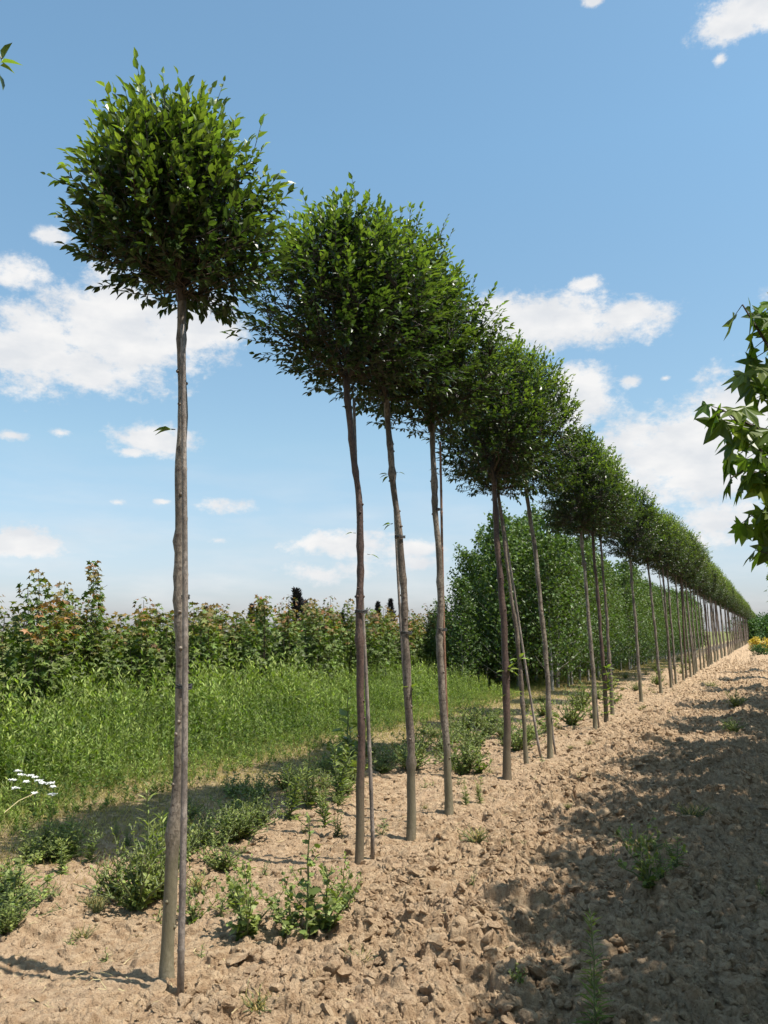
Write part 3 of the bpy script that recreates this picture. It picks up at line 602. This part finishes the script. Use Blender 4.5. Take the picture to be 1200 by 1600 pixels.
# ------------------------------------------------------------------ maple hedge plants
def whip_data(seed, H, n, leaf, tpl, mat, wood_mat, red=.7, R=.36, stems=4):
    r_ = np.random.default_rng(seed); wood = MB(); fol = MB(); P = []; D = []; T = []; Sz = []
    for s in range(stems):
        a = r_.uniform(0, 6.28); h = H*(1 if s == 0 else r_.uniform(.72, .95)); b = np.array([math.cos(a)*.06, math.sin(a)*.06, 0]); tp = np.array([math.cos(a)*R*.5*(s > 0), math.sin(a)*R*.5*(s > 0), h])
        q = np.linspace(0, 1, 7)[:, None]; C = b+(tp-b)*q+r_.normal(size=(7, 3))*.015*q; tube(wood, C, np.linspace(.014, .004, 7), 5)
        for j in range(n//stems):
            u = r_.random()**.75; k = u*6; i0 = min(int(k), 5); base = C[i0]+(C[i0+1]-C[i0])*(k-i0)
            ph = r_.uniform(0, 6.28); Rr = R*(1.05-.75*u**2)*r_.random()**.6; o = np.array([math.cos(ph)*Rr, math.sin(ph)*Rr, r_.uniform(.02, .12)])
            P.append(base+o); D.append(np.array([math.cos(ph), math.sin(ph), -.45+r_.normal()*.5])); T.append(np.clip((u-.78)*5*red+r_.normal()*.2-.1, 0, 1) if r_.random() < .75 else 0); Sz.append(leaf*r_.uniform(.6, 1.15)*(1-.25*u))
        for j in range(7):
            u = r_.uniform(.15, .9); k = u*6; i0 = int(k); base = C[i0]; ph = r_.uniform(0, 6.28); tube(wood, [base, base+np.array([math.cos(ph)*R*.8, math.sin(ph)*R*.8, .15])], [.005, .002], 4, cap=False)
    lay_leaves(fol, tpl, np.array(P), np.array(D), np.array(Sz), r_, np.array(T), .5)
    return wood.data('stem', wood_mat), fol.data('foliage', mat)
MW = [whip_data(100+i, 2.02+.2*math.sin(i*2.1), 520, .105, MAPL, M_MAPLE, B_TWIG, .6+.35*(i % 2)) for i in range(5)]
MT = whip_data(130, 2.65, 330, .10, MAPL, M_MAPLE, B_TWIG, .9, .24, 1)
n_m = 0
for row, (c, t0_, t1_, st) in enumerate(((9.0, 4.5, 46, .62), (9.75, 4.0, 46, .66), (10.6, 4.0, 46, .8))):
    t = t0_
    while t < t1_:
        X, Y = xy(c+rn.normal()*.1, t); px = CX+F*X/Y
        tall = row == 1 and False
        k = int(rn.integers(0, 5)); w, f = MT if tall else MW[k]
        if tall: n_m = 1
        lab = 'tallest maple sapling, its lone whip reaching high above the hedge' if tall else 'maple sapling with reddish young tips in the mass behind the tall weeds'
        o = thing('maple_sapling', lab, 'sapling', (X, Y, gh(X, Y)), rn.uniform(0, 6.28), 'maple saplings growing as one thick hedge')
        s = 1 if tall else 1+rn.normal()*.065+.16*(rn.random() < .035)
        for nm, me in (('stem', w), ('foliage', f)): q = obj(nm, me, o); q.scale = (1.1, 1.1, s*.965)
        t += st*rn.uniform(.75, 1.25)
p = at(148, 882, 12.4); o = thing('maple_sapling', 'tallest maple sapling, its lone whip reaching high above the hedge', 'sapling', (p[0], p[1], gh(p[0], p[1])), .4, 'maple saplings growing as one thick hedge')
for nm, me in zip(('stem', 'foliage'), MT): q = obj(nm, me, o); q.scale = (1, 1, p[2]/2.68)
# ------------------------------------------------------------------ pale stemmed birches behind the row
def birch_data(seed, H, n):
    r_ = np.random.default_rng(seed); wood = MB(); fol = MB(); q = np.linspace(0, 1, 9); C = np.stack([.05*np.sin(q*3+seed), .05*np.cos(q*2.5+seed), q*H*.97], 1)
    tube(wood, C, np.linspace(.04, .006, 9), 8); P = []; D = []; T = []
    for j in range(54):
        u = .06+.9*(j/54)**.9; k = u*8; i0 = min(int(k), 7); b = C[i0]+(C[i0+1]-C[i0])*(k-i0); a = j*2.4; ln = (1.0*(1-u)**.6+.2)*r_.uniform(.6, 1.1)
        dr = np.array([math.cos(a), math.sin(a), .75]); e = b+dr*ln*.72; tube(wood, [b, (b+e)/2+np.array([0, 0, -.03]), e], [.009*(1.2-u), .006*(1.2-u), .002], 4, cap=False)
        m = n//54; w = r_.random(m)**.7; P.append(b+dr*ln*.72*w[:, None]+r_.normal(size=(m, 3))*(.05+.13*(1-u))); D.append(r_.normal(size=(m, 3))+np.array([0, 0, -.4])); T.append(r_.random(m)*.6*(.4+.6*u))
    P = np.concatenate(P); D = np.concatenate(D); T = np.concatenate(T)
    lay_leaves(fol, ROUND, P, D, .085*r_.uniform(.6, 1.15, len(P)), r_, T, .45); return wood.data('trunk', B_BIRCH), fol.data('crown', M_BIRCH)
BD = [birch_data(200+i, 4.3, 3400) for i in range(4)]
for row, (c, t0_, t1_, st) in enumerate(((5.45, 22.6, 78, .95), (6.6, 22.4, 50, 1.0), (7.8, 22.6, 44, 1.0), (8.7, 27.0, 36, 1.1))):
    t = t0_; k = 0
    while t < t1_:
        X, Y = xy(c+rn.normal()*.08, t); first = row == 2 and k == 0
        lab = 'pale stemmed leafy tree at the left front corner of the dense stand' if first else 'leafy pale stemmed tree crowded in the dense stand behind the row'
        o = thing('birch_tree', lab, 'tree', (X, Y, gh(X, Y)), rn.uniform(0, 6.28), 'pale stemmed trees in the dense stand')
        s = (1.08 if t < 27 else 1.0 if t < 40 else .93)*(1+rn.normal()*.09)*(.9 if first else 1); w, f = BD[int(rn.integers(0, 4))]
        for nm, me in (('trunk', w), ('crown', f)): q = obj(nm, me, o); q.scale = (s, s, s)
        t += st*rn.uniform(.85, 1.15); k += 1
for i, (c, t, s, lab) in enumerate(((8.3, 22.0, .60, 'small leafy tree at the far left foot of the dense stand'), (9.0, 23.2, .52, 'lowest young tree where the dense stand meets the maple hedge'), (7.5, 21.5, .74, 'half grown leafy tree leading up to the left corner of the dense stand'))):
    X, Y = xy(c, t); o = thing('birch_tree', lab, 'tree', (X, Y, gh(X, Y)), i*2.2, 'pale stemmed trees in the dense stand')
    for nm, me in zip(('trunk', 'crown'), BD[i]): q = obj(nm, me, o); q.scale = (s*1.1, s*1.1, s)
# ------------------------------------------------------------------ dark conifers behind the hedge
def conifer_data(seed, H):
    r_ = np.random.default_rng(seed); mb = MB(); n = 2600; u = r_.random(n)**.85; a = r_.uniform(0, 6.28, n); R = .34*(1-u)**.8*r_.random(n)**.5*(1+.5*np.sin(a*3+u*14))+.015
    P = np.stack([np.cos(a)*R+.06*np.sin(u*5+seed)*u, np.sin(a)*R, .2+u*(H-.2)], 1); D = np.stack([np.cos(a)*.5, np.sin(a)*.5, np.full(n, 1.)], 1)+r_.normal(size=(n, 3))*.25
    lay_leaves(mb, LANCE, P, D, r_.uniform(.06, .15, n), r_, r_.random(n), .3, .3); wd = MB(); tube(wd, [(0, 0, -.1), (0, 0, H*.9)], [.04, .008], 6)
    return wd.data('trunk', B_TWIG), mb.data('crown', M_CON)
KD = [conifer_data(300+i, 3.0) for i in range(3)]
for i, (px, py, D_, wide, lab) in enumerate(((463,922,27,1.5,'tallest dark columnar conifer above the hedge'),(478,940,27.5,1.1,'shorter dark conifer tip touching the tallest one on its right'),(392,946,26,.9,'left one of two slim dark conifer tips left of the tallest'),(408,942,26.5,1.0,'right one of two slim dark conifer tips left of the tallest'),(590,942,31,.9,'slim dark conifer tip between the second and third stems'),(612,938,32,1.1,'pointed dark conifer tip just left of the third stem'),(322,950,25,1.0,'low dark conifer tip just right of the nearest stem'),(535,958,30,.8,'lowest dark conifer tip left of the second stem'))):
    p = at(px, py, D_); o = thing('conifer', lab, 'conifer', (p[0], p[1], 0), i*1.1, 'dark conifers beyond the hedge'); w, f = KD[i % 3]
    for nm, me in (('trunk', w), ('crown', f)): q = obj(nm, me, o); q.scale = (wide, wide, p[2]/3.0)
# ------------------------------------------------------------------ far trees and yellow shrub at the end of the field
def blob_tree(name, lab, cat, loc, R, H, mat, n, seed, leaf, group=None, z0=.15):
    r_ = np.random.default_rng(seed); o = thing(name, lab, cat, loc, 0, group); wd = MB(); tube(wd, [(0, 0, -.2), (0, 0, H*.6)], [H*.03, H*.012], 7); wd.build('trunk' if cat == 'tree' else 'stem', B_TWIG, o)
    mb = MB(); k = 11; cen = np.stack([r_.uniform(-.55, .55, k)*R, r_.uniform(-.55, .55, k)*R, H*(z0+(.92-z0)*r_.random(k))], 1); cen[:, :2] *= np.sqrt(np.clip(1.1-(cen[:, 2:]/H)**2, .1, 1)); rad = R*r_.uniform(.35, .6, k)
    i = r_.integers(0, k, n); d = norm(r_.normal(size=(n, 3))); P = cen[i]+d*(rad[i]*r_.random(n)**.35)[:, None]*np.array([1, 1, .8]); P[:, 2] = np.clip(P[:, 2], .03, None)
    lay_leaves(mb, LANCE, P, d+r_.normal(size=(n, 3))*.5, leaf*r_.uniform(.6, 1.3, n), r_, r_.random(n), .3, .6); mb.build('crown' if cat == 'tree' else 'foliage', mat, o); return o
for i, (x, D_, R, H) in enumerate(((1196,150,3.6,4.2),(1168,165,4.5,3.4),(1222,140,4,5.),(1250,150,5,4.5),(1180,118,2.6,2.6),(1205,112,2.4,2.9))):
    p = at(x, 1000, D_); blob_tree('far_tree', ['round dark tree standing highest on the far horizon','broad low tree at the end of the row on the horizon','far tree past the right edge of the field','wide far tree past the right edge of the field','small green tree at the end of the row on the horizon','bright green bush like tree left of the right edge on the horizon'][i], 'tree', (p[0], p[1], 0), R, H, M_FAR, 2600, 400+i, .35, 'far trees at the end of the field')
for i, (x, y, R, H) in enumerate(((1181,1017,.62,1.05),(1199,1019,.6,.9))):
    X, Y = gnd(x, y); blob_tree('yellow_shrub', ['bright yellow leaved shrub at the far end of the bare soil','lower yellow shrub at the right picture edge, far end of the soil'][i], 'shrub', (X, Y, 0), R, H, M_YEL, 1500, 450+i, .12, 'yellow shrubs', .1)
blob_tree('green_shrub', 'dark green shrub at the foot of the yellow shrub', 'shrub', (*gnd(1188, 1024), 0), .7, .6, M_FAR, 900, 460, .12, None, .1)
# ------------------------------------------------------------------ weeds
def weed_data(seed, H, spread, stems, tpl, leaf, per, mat=M_WEED, wid=1.0, flat=.6, up=.25, lean=.25, side=True, bare=0.):
    r_ = np.random.default_rng(seed); wd = MB(); fo = MB(); P = []; D = []; T = []; Z = []
    for s in range(stems):
        a = r_.uniform(0, 6.28); h = H*(1 if s == 0 else r_.uniform(.35, .9)); ln = spread*(r_.uniform(.3, 1) if s else lean*.5); tp = np.array([math.cos(a)*ln, math.sin(a)*ln, h])
        q = np.linspace(0, 1, 6)[:, None]; C = tp*q**[[1, 1, .85]]+r_.normal(size=(6, 3))*.008*q; tube(wd, C, np.linspace(.004+.004*H, .0015, 6), 5, cap=False)
        m = int(per*h/H)+3
        for j in range(m):
            u = bare+(1-bare)*(j+r_.random())/m; k = u*5; i0 = min(int(k), 4); b = C[i0]+(C[i0+1]-C[i0])*(k-i0); ph = j*2.4+s; d = np.array([math.cos(ph), math.sin(ph), up+.6*u**3+r_.normal()*.2])
            L = leaf*r_.uniform(.7, 1.15)*(1.1-.6*u); P.append(b); D.append(d); T.append(u**2*r_.uniform(.3, 1)); Z.append(L)
            if side and r_.random() < .75:
                e = b+norm(d+np.array([0, 0, .5]))*leaf*r_.uniform(.5, 1.35); tube(wd, [b, e], [.0022, .0012], 3, cap=False)
                for w in range(4): g = r_.normal(size=3)*.7; P.append(b+(e-b)*(.4+.2*w)); D.append(norm(d)+g); T.append(r_.random()*.7); Z.append(L*r_.uniform(.45, .8))
    lay_leaves(fo, tpl, np.array(P), np.array(D), np.array(Z), r_, np.array(T), flat, wid); return wd.data('stem', M_STEM), fo.data('foliage', mat)
KW = dict(
 A=[weed_data(500, .52, .10, 1, TOOTH, .055, 20, wid=1.25)],
 B=[weed_data(510+i, .30, .24, 8, TOOTH, .058, 8, wid=1.3) for i in range(3)],
 C=[weed_data(520+i, .30, .26, 22, TOOTH, .040, 13, wid=.85) for i in range(3)],
 N=[weed_data(530+i, .40, .09, 5, NARROW, .085, 34, wid=.9, side=False, up=.5) for i in range(3)],
 S=[weed_data(540+i, .09, .05, 3, NARROW, .045, 7, side=False) for i in range(3)],
 Fe=[weed_data(550, .62, .05, 2, NARROW, .12, 80, wid=.6, side=False, up=.45)],
 L=[weed_data(560, .30, .05, 2, ROUND, .10, 7, side=False, wid=.8)],
 G=[weed_data(570+i, .12, .12, 26, BLADE, .07, 3, M_DRY, .07, side=False, up=1.2) for i in range(2)],
)
def weed(kind, x, y, hpx, label, wsc=1.0, group='weeds along the row'):
    X, Y = gnd(x, y); place_weed(kind, X, Y, hpx*Y/F*(.80 if kind == 'C' else .96), label, wsc, group)
HH = dict(A=.52, B=.30, C=.30, N=.40, S=.09, Fe=.62, L=.30, G=.12); wn = [0]
def place_weed(kind, X, Y, h, label, wsc=1.0, group=None):
    wn[0] += 1; w, f = KW[kind][wn[0] % len(KW[kind])]; o = thing('grass_tuft' if kind == 'G' else 'weed', label, 'grass tuft' if kind == 'G' else 'weed', (X, Y, gh(X, Y)-.01), wn[0]*1.9, group); s = h/HH[kind]
    for nm, me in (('stem', w), ('foliage', f)): q = obj(nm, me, o); q.scale = (s*wsc, s*wsc, s)
for a in [
 ('A',478,1478,190,'tall spindly weed rising above the leafy clump by the second tree',1.1),('B',508,1470,105,'right leafy weed of the clump at the foot of the spindly one',1.1),('B',455,1475,90,'left leafy weed of the clump at the foot of the spindly one',1.0),('B',535,1440,90,'leafy weed at the right end of the clump, nearest the second stem',.7),
 ('B',385,1478,115,'leafy weed midway between the first and second stems',.95),('B',368,1430,60,'small weed behind the leafy one between the first two stems',.9),('S',345,1440,40,'seedling left of the leafy weed between the first two stems',1),
 ('C',215,1415,150,'big bushy weed left of the nearest stem, in front of the shade',.9),('N',228,1405,175,'tall weed shoots standing out of the big bushy weed left of the nearest stem',1.0),('C',180,1400,90,'bushy weed low at the left side of the big one',1.),('C',250,1400,150,'bushy weed touching the nearest stem from behind',.7),('B',303,1440,70,'small leafy weed just right of the nearest cane',.7),
 ('C',14,1462,62,'dark weed at the left picture edge on the soil',1.0),('N',40,1350,70,'narrow leaved weed at the left edge in the crown shade',1.),('C',10,1395,75,'bushy weed in the left corner of the crown shade',1.),
 ('N',75,1345,75,'narrow leaved weed in the crown shade, leftmost of the dark clump',1.1),('N',110,1345,80,'narrow leaved weed in the middle of the dark clump',1.1),('N',140,1350,70,'narrow leaved weed right in the dark clump',1.),('N',95,1370,60,'low weed at the front of the dark clump',1.2),
 ('C',285,1345,95,'weed behind the nearest stem in the shade band',1.),('C',330,1320,80,'bushy weed right of the nearest stem in the shade band',1.2),('C',370,1310,80,'bushy weed in the middle of the shade band',1.1),('C',345,1350,70,'front weed of the shade band between the first two stems',1.3),('C',405,1285,70,'bushy weed at the right of the shade band',1.2),
 ('N',452,1275,90,'narrow leaved weed right of the shade band',1.1),('N',480,1262,95,'taller narrow leaved weed right of the shade band',1.1),('N',508,1290,80,'narrow leaved weed in the sun left of the second stem',1.),('N',525,1248,90,'narrow leaved weed behind the second stem',1.2),('N',527,1305,50,'pale low weed just left of the second stem',1.),
 ('L',545,1200,110,'broad leaved bright green sucker behind the second stem',1.),('B',548,1220,80,'leafy weed under the bright green sucker',1.),
 ('C',600,1210,40,'weed between the second and third stems',1.2),('C',622,1195,40,'weed just left of the third stem',1.),('S',597,1310,16,'seedling between the second cane and third stem',1.4),
 ('C',742,1170,60,'bushy weed behind the fourth stem, front right one',1.3),('C',722,1150,70,'bushy weed directly behind the fourth stem',1.),('C',760,1150,60,'bushy weed left of the dark reddish stem',1.2),('C',704,1200,60,'weed growing at the fourth stem',.8),
 ('N',728,1262,45,'small narrow weed right of the fourth stem',.9),('N',750,1258,42,'small bright weed between the fourth and fifth stems',1.),('C',832,1155,40,'weed behind the thin leaning cane',1.1),
 ('C',893,1135,65,'bushy weed right of the pale stem, lower part of a pair',1.1),('C',907,1110,60,'bushy weed behind, upper part of the pair right of the pale stem',1.),
 ('Fe',930,1610,180,'feathery upright weed in the shade at the bottom edge',1.),('B',1015,1410,95,'weed in the shade above the feathery one',.8),('N',1060,1385,55,'low spreading weed in the shade on the right',1.5),('N',1035,1400,50,'small weed beside the low spreading one in the shade',1.3),
 ('C',1150,1108,36,'dark weed on the soil near the right edge',1.1),('C',1146,1148,32,'low green weed below the dark one near the right edge',1.4),('N',1190,1410,30,'weed at the right picture edge in the shade',1.3),('C',1110,1072,16,'low weed patch far out on the bare soil',1.8),
 ('B',810,1545,35,'small weed seedling in the shade near the bottom',.8),('S',315,1505,22,'tiny seedling right of the nearest cane on bare soil',1.),('G',150,1430,28,'pale green grass tuft on the soil left of the big bushy weed',1.),('G',130,1460,24,'pale grass tuft near the bottom left',1.),('G',310,1385,30,'dry yellow grass tuft right of the nearest stem',1.3),('G',400,1585,32,'dry orange brown grass tuft at the bottom edge left of centre',1.5),('G',745,1330,26,'dry tuft on the open sunlit soil right of the stems',1.4),('G',1005,1330,30,'dry tuft inside the shade at the right',1.6),('G',1080,1290,26,'small dry tuft deep in the shade near the right edge',1.5),('S',600,1300,18,'green seedling by the second cane',1.4),('S',765,1215,14,'flat seedling left of the dark reddish stem',1.6)]:
    weed(*a)
rw = np.random.default_rng(8)
for i in range(46):                                       # weeds farther along the strip behind the stems
    t = 9+rw.random()**1.4*46; c = rw.uniform(2.9, 4.7); X, Y = xy(c, t)
    place_weed(['C', 'N', 'C', 'B'][i % 4], X, Y, rw.uniform(.16, .5), 'green weed in the strip between the far stems and the dense stand', rw.uniform(.9, 1.5), 'weeds in the strip behind the far stems')
for i in range(84):                                       # weeds in the shaded band at the edge of the soil
    t = 3.4+rw.random()**1.2*9; c = rw.uniform(3.75, 5.1); X, Y = xy(c, t)
    place_weed(['C', 'N', 'B'][i % 3], X, Y, rw.uniform(.12, .30), 'low green weed in the shaded band where grass meets bare soil', rw.uniform(1, 1.6), 'weeds in the shaded band')
for i in range(84):
    t = 3.4+rw.random()**1.5*26; c = rw.uniform(.2, 4.2) if i < 34 else rw.uniform(2.7, 4.4); X, Y = xy(c, t)
    place_weed('S' if i % 3 else 'G', X, Y, rw.uniform(.04, .10), 'tiny green seedling scattered on the bare soil' if i % 3 else 'small dry grass tuft scattered on the bare soil', 1.2, 'seedlings scattered on the soil' if i % 3 else 'dry tufts scattered on the soil')
# ------------------------------------------------------------------ meadow: tall fine leaved weeds and grass nobody could count
def build_meadow():
    r_ = np.random.default_rng(21); mb = MB()
    n = 15500; t = 2.5+r_.random(n)**1.25*50; c = 5.5+(9.1-5.5)*r_.random(n)
    X, Y = xy(c, t); px = np.arctan2(X, Y); dd = np.hypot(X, Y)
    k = (px > -.74) & (px < .5) & ~((t > 21.2) & (c > 4.9)); X, Y, c, t = X[k], Y[k], c[k], t[k]; n = len(X)
    g = fbm(X*1.1, Y*1.1, 3, 200); edge = c+(fbm(X*.7, Y*.7, 3, 210)-.5)*1.6
    tall = r_.random(n)**6; h = (.09+.74*sstep(5.6, 7.9, edge))*(.30+1.65*g+.35*(fbm(X*4, Y*4, 2, 205)-.5))*r_.uniform(.65, 1.1, n)*(1+.35*tall); h = np.where(t > 14, h*.8, h)
    Z = ground_h(X, Y, False); B = np.stack([X, Y, Z], 1); ln = r_.normal(size=(n, 2))*.12*h[:, None]; top = B+np.concatenate([ln, h[:, None]], 1)
    ax = norm(top-B); yy = norm(np.cross(ax, r_.normal(size=(n, 3)))); zz = np.cross(ax, yy)
    sc = np.stack([h, np.full(n, .008), h*.2], 1); mb.scatter(BLADE, B, ax, yy, zz, sc, np.full(n, .4), r_.random(n))
    for u in np.linspace(.15, 1.0, 18):
        for rep in (0,):
            P = B+(top-B)*(u+r_.normal(size=n)[:, None]*.02); a = r_.uniform(0, 6.28, n); D = norm(np.stack([np.cos(a), np.sin(a), .55+r_.normal(size=n)*.3+.9*u**3], 1))
            up = norm(np.array([0, 0, 1.])+r_.normal(size=(n, 3))*.5); Yv = norm(np.cross(up, D)); L = (.035+.085*h)*(1.15-.55*u)*r_.uniform(.6, 1.4, n)
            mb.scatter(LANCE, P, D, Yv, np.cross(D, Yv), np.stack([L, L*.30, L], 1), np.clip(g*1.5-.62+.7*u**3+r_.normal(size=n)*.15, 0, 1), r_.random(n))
    # wispy taller stalks standing out of the mass
    n = 2600; t = 2.5+r_.random(n)**1.25*30; c = 6.6+2.7*r_.random(n)**.8; X, Y = xy(c, t); px = np.arctan2(X, Y); k = (px > -.74) & (px < .5) & ~((t > 21.2)); X, Y, c = X[k], Y[k], c[k]; n = len(X)
    h = (.62+.18*(c-6.6))*r_.uniform(.75, 1.12, n); B = np.stack([X, Y, ground_h(X, Y, False)], 1); top = B+np.concatenate([r_.normal(size=(n, 2))*.07, h[:, None]], 1); ax = norm(top-B); yy = norm(np.cross(ax, r_.normal(size=(n, 3)))); zz = np.cross(ax, yy)
    mb.scatter(BLADE, B, ax, yy, zz, np.stack([h, np.full(n, .006), h*.05], 1), np.full(n, .6), r_.random(n)); ton = r_.random(n)*.8; rr = r_.random(n)
    for u in np.linspace(.35, 1.0, 26):
        P = B+(top-B)*u; a = r_.uniform(0, 6.28, n); D = norm(np.stack([np.cos(a), np.sin(a), 1.1+r_.normal(size=n)*.3], 1)); Yv = norm(np.cross(np.array([0, 0, 1.])+r_.normal(size=(n, 3))*.5, D)); L = (.062-.042*u)*r_.uniform(.7, 1.3, n)
        mb.scatter(LANCE, P, D, Yv, np.cross(D, Yv), np.stack([L, L*.22, L], 1), ton, rr)
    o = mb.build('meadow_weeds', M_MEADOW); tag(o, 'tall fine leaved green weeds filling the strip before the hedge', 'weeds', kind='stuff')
    # short grass, part dry, along the edge of the meadow
    mb = MB(); n = 150000; t = 2.5+r_.random(n)**1.4*48; c = 4.0+4.0*r_.random(n)**1.3; X, Y = xy(c, t); px = np.arctan2(X, Y); e = c+(fbm(X*1.3, Y*1.3, 4, 230)-.5)*2.0
    k = (px > -.74) & (px < .5) & (r_.random(n) < sstep(4.0, 5.1, e)*.9+.06); X, Y, e = X[k], Y[k], e[k]; n = len(X); B = np.stack([X, Y, ground_h(X, Y, False)], 1)
    a = r_.uniform(0, 6.28, n); D = norm(np.stack([np.cos(a), np.sin(a), r_.uniform(.4, 2.2, n)], 1)); L = (.055+.09*sstep(5.0, 6.6, e))*r_.uniform(.5, 1.3, n); Yv = norm(np.cross(D, r_.normal(size=(n, 3))))
    mb.scatter(BLADE, B, D, Yv, np.cross(D, Yv), np.stack([L, np.full(n, .0055)+0*L, L*1.2], 1), np.clip(sstep(5.2, 6.6, e)+r_.normal(size=n)*.35, 0, 1), r_.random(n))
    o = mb.build('grass', M_DRY); tag(o, 'short half dry grass along the edge of the bare soil', 'grass', kind='stuff')
    # dry straw and roots strewn on the soil
    mb = MB(); n = 5200; t = 2.8+r_.random(n)**1.4*20; c = -1+5.6*r_.random(n); X, Y = xy(c, t); k = fbm(X*1.2, Y*1.2, 3, 260) > r_.random(n)*.5+.25; X, Y = X[k], Y[k]; n = len(X)
    B = np.stack([X, Y, ground_h(X, Y)+.006], 1); a = r_.uniform(0, 6.28, n); D = norm(np.stack([np.cos(a), np.sin(a), r_.uniform(-.05, .25, n)], 1)); L = r_.uniform(.02, .09, n); Yv = norm(np.cross(D, r_.normal(size=(n, 3))))
    mb.scatter(BLADE, B, D, Yv, np.cross(D, Yv), np.stack([L, np.full(n, .0042), L*2], 1), np.zeros(n), r_.random(n)); o = mb.build('straw', M_STRAW); tag(o, 'bits of dry straw and roots lying on the ploughed soil', 'straw', kind='stuff')
build_meadow()
# ------------------------------------------------------------------ white flowers at the left edge and the dry stalk
for i, (x, y, s) in enumerate(((28,1205,1),(33,1211,1),(48,1212,1.1),(55,1215,.9),(20,1219,1),(41,1222,.8),(61,1220,1.1),(66,1224,.8),(78,1224,1.2),(83,1230,.7),(24,1232,1.1),(82,1242,1),(54,1240,.6))):
    Y_ = 8.15-(y-1205)*.025; p = at(x, y, Y_); z0 = gh(p[0], p[1]); o = thing('white_flower', 'white flat topped wildflower at the left edge of the tall weeds', 'wildflower', (p[0], p[1], z0), 0, 'white wildflowers in one patch'); h = p[2]-z0
    mb = MB(); tube(mb, [(0, .0, 0), (.01, .02, h*.5), (0, 0, h)], [.003, .0025, .002], 5); r_ = np.random.default_rng(600+i)
    for k in range(7): a = k*.9; tube(mb, [(0, 0, h-.03), (math.cos(a)*.02*s, math.sin(a)*.02*s, h)], [.001, .001], 3)
    mb.build('stem', M_STEM, o); mb = MB(); n = 90; a = r_.uniform(0, 6.28, n); R = .032*s*np.sqrt(r_.random(n)); P = np.stack([np.cos(a)*R, np.sin(a)*R, h+.004-R*.15+r_.random(n)*.008], 1)
    D = r_.normal(size=(n, 3))*np.array([1, 1, .4]); lay_leaves(mb, LANCE, P, D, np.full(n, .012), r_, np.zeros(n), .7, .9); mb.build('flower_head', M_PETAL, o)
    mb = MB(); n = 26; u = r_.random(n)*.8; a = r_.uniform(0, 6.28, n); lay_leaves(mb, LANCE, np.stack([0*u, 0*u, u*h], 1), np.stack([np.cos(a), np.sin(a), .4+0*a], 1), np.full(n, .06), r_, r_.random(n), .6, .25); mb.build('foliage', M_MEADOW, o)
mb = MB(); X, Y = gnd(0, 1290); A_ = at(-2, 1277, Y); B_ = at(58, 1238, Y+.35); tube(mb, [(A_[0]-.25, A_[1]-.1, gh(A_[0]-.25, A_[1]-.1)-.02), A_+np.array([0, 0, .0]), (A_+B_)/2+np.array([0, 0, .03]), B_], [.005, .0045, .004, .003], 5)
r_ = np.random.default_rng(3); n = 14; lay_leaves(mb, LANCE, B_+(A_-B_)*(.25*r_.random(n))[:, None], norm(B_-A_)+r_.normal(size=(n, 3))*.3, np.full(n, .03), r_, np.zeros(n), .5, .3)
tag(mb.build('dry_stalk', M_STRAW), 'long pale dry grass stalk arching in from the left edge', 'grass stalk')
# ------------------------------------------------------------------ larger clods one can tell apart
for i, (x, y, s, lab) in enumerate(((190,1508,.040,'rounded soil clod left of the nearest stem'),(218,1487,.050,'lighter flat soil clod behind, left of the nearest stem'),(165,1440,.045,'pale clod near the big bushy weed'),(362,1512,.085,'broad flat slab of dry soil between the first two trees'),(336,1492,.04,'small clod just behind the broad flat slab'),(500,1552,.06,'tilted slab of soil at the bottom centre'),(620,1540,.055,'chunky clod at the edge of the shade, bottom centre'),(640,1310,.07,'pale smooth clod at the foot of the third stem'),(590,1365,.05,'clod right of the second stem'),(800,1430,.07,'angular clod on the border of the shade'),(930,1240,.10,'large dark clod beside the hollow in the soil'),(1010,1195,.10,'big clod on the ridge where the shade begins'),(1160,1195,.07,'pale clod catching sun inside the shade at the right'),(875,1335,.08,'clod pile half in shade at the centre right'),(760,1345,.06,'sunlit clod on the open soil in the middle'),(700,1450,.07,'clod at the left tip of the shade'))):
    X, Y = gnd(x, y); V, Fc = CL3[i % 5]; mb = MB(); r_ = np.random.default_rng(i); V = V*(1+.1*(r_.random(len(V))-.5)[:, None]); a = r_.uniform(0, 6.28); ca, sa = math.cos(a), math.sin(a)
    V = V@np.array([[ca, sa, 0], [-sa, ca, 0], [0, 0, .62]])*s; V[:, 2] += V[:, 0]*.3
    mb.add(V, Fc); o = mb.build('soil_clod', M_CLOD); o.location = (X, Y, gh(X, Y)+s*.12); tag(o, lab, 'clod', 'larger soil clods')
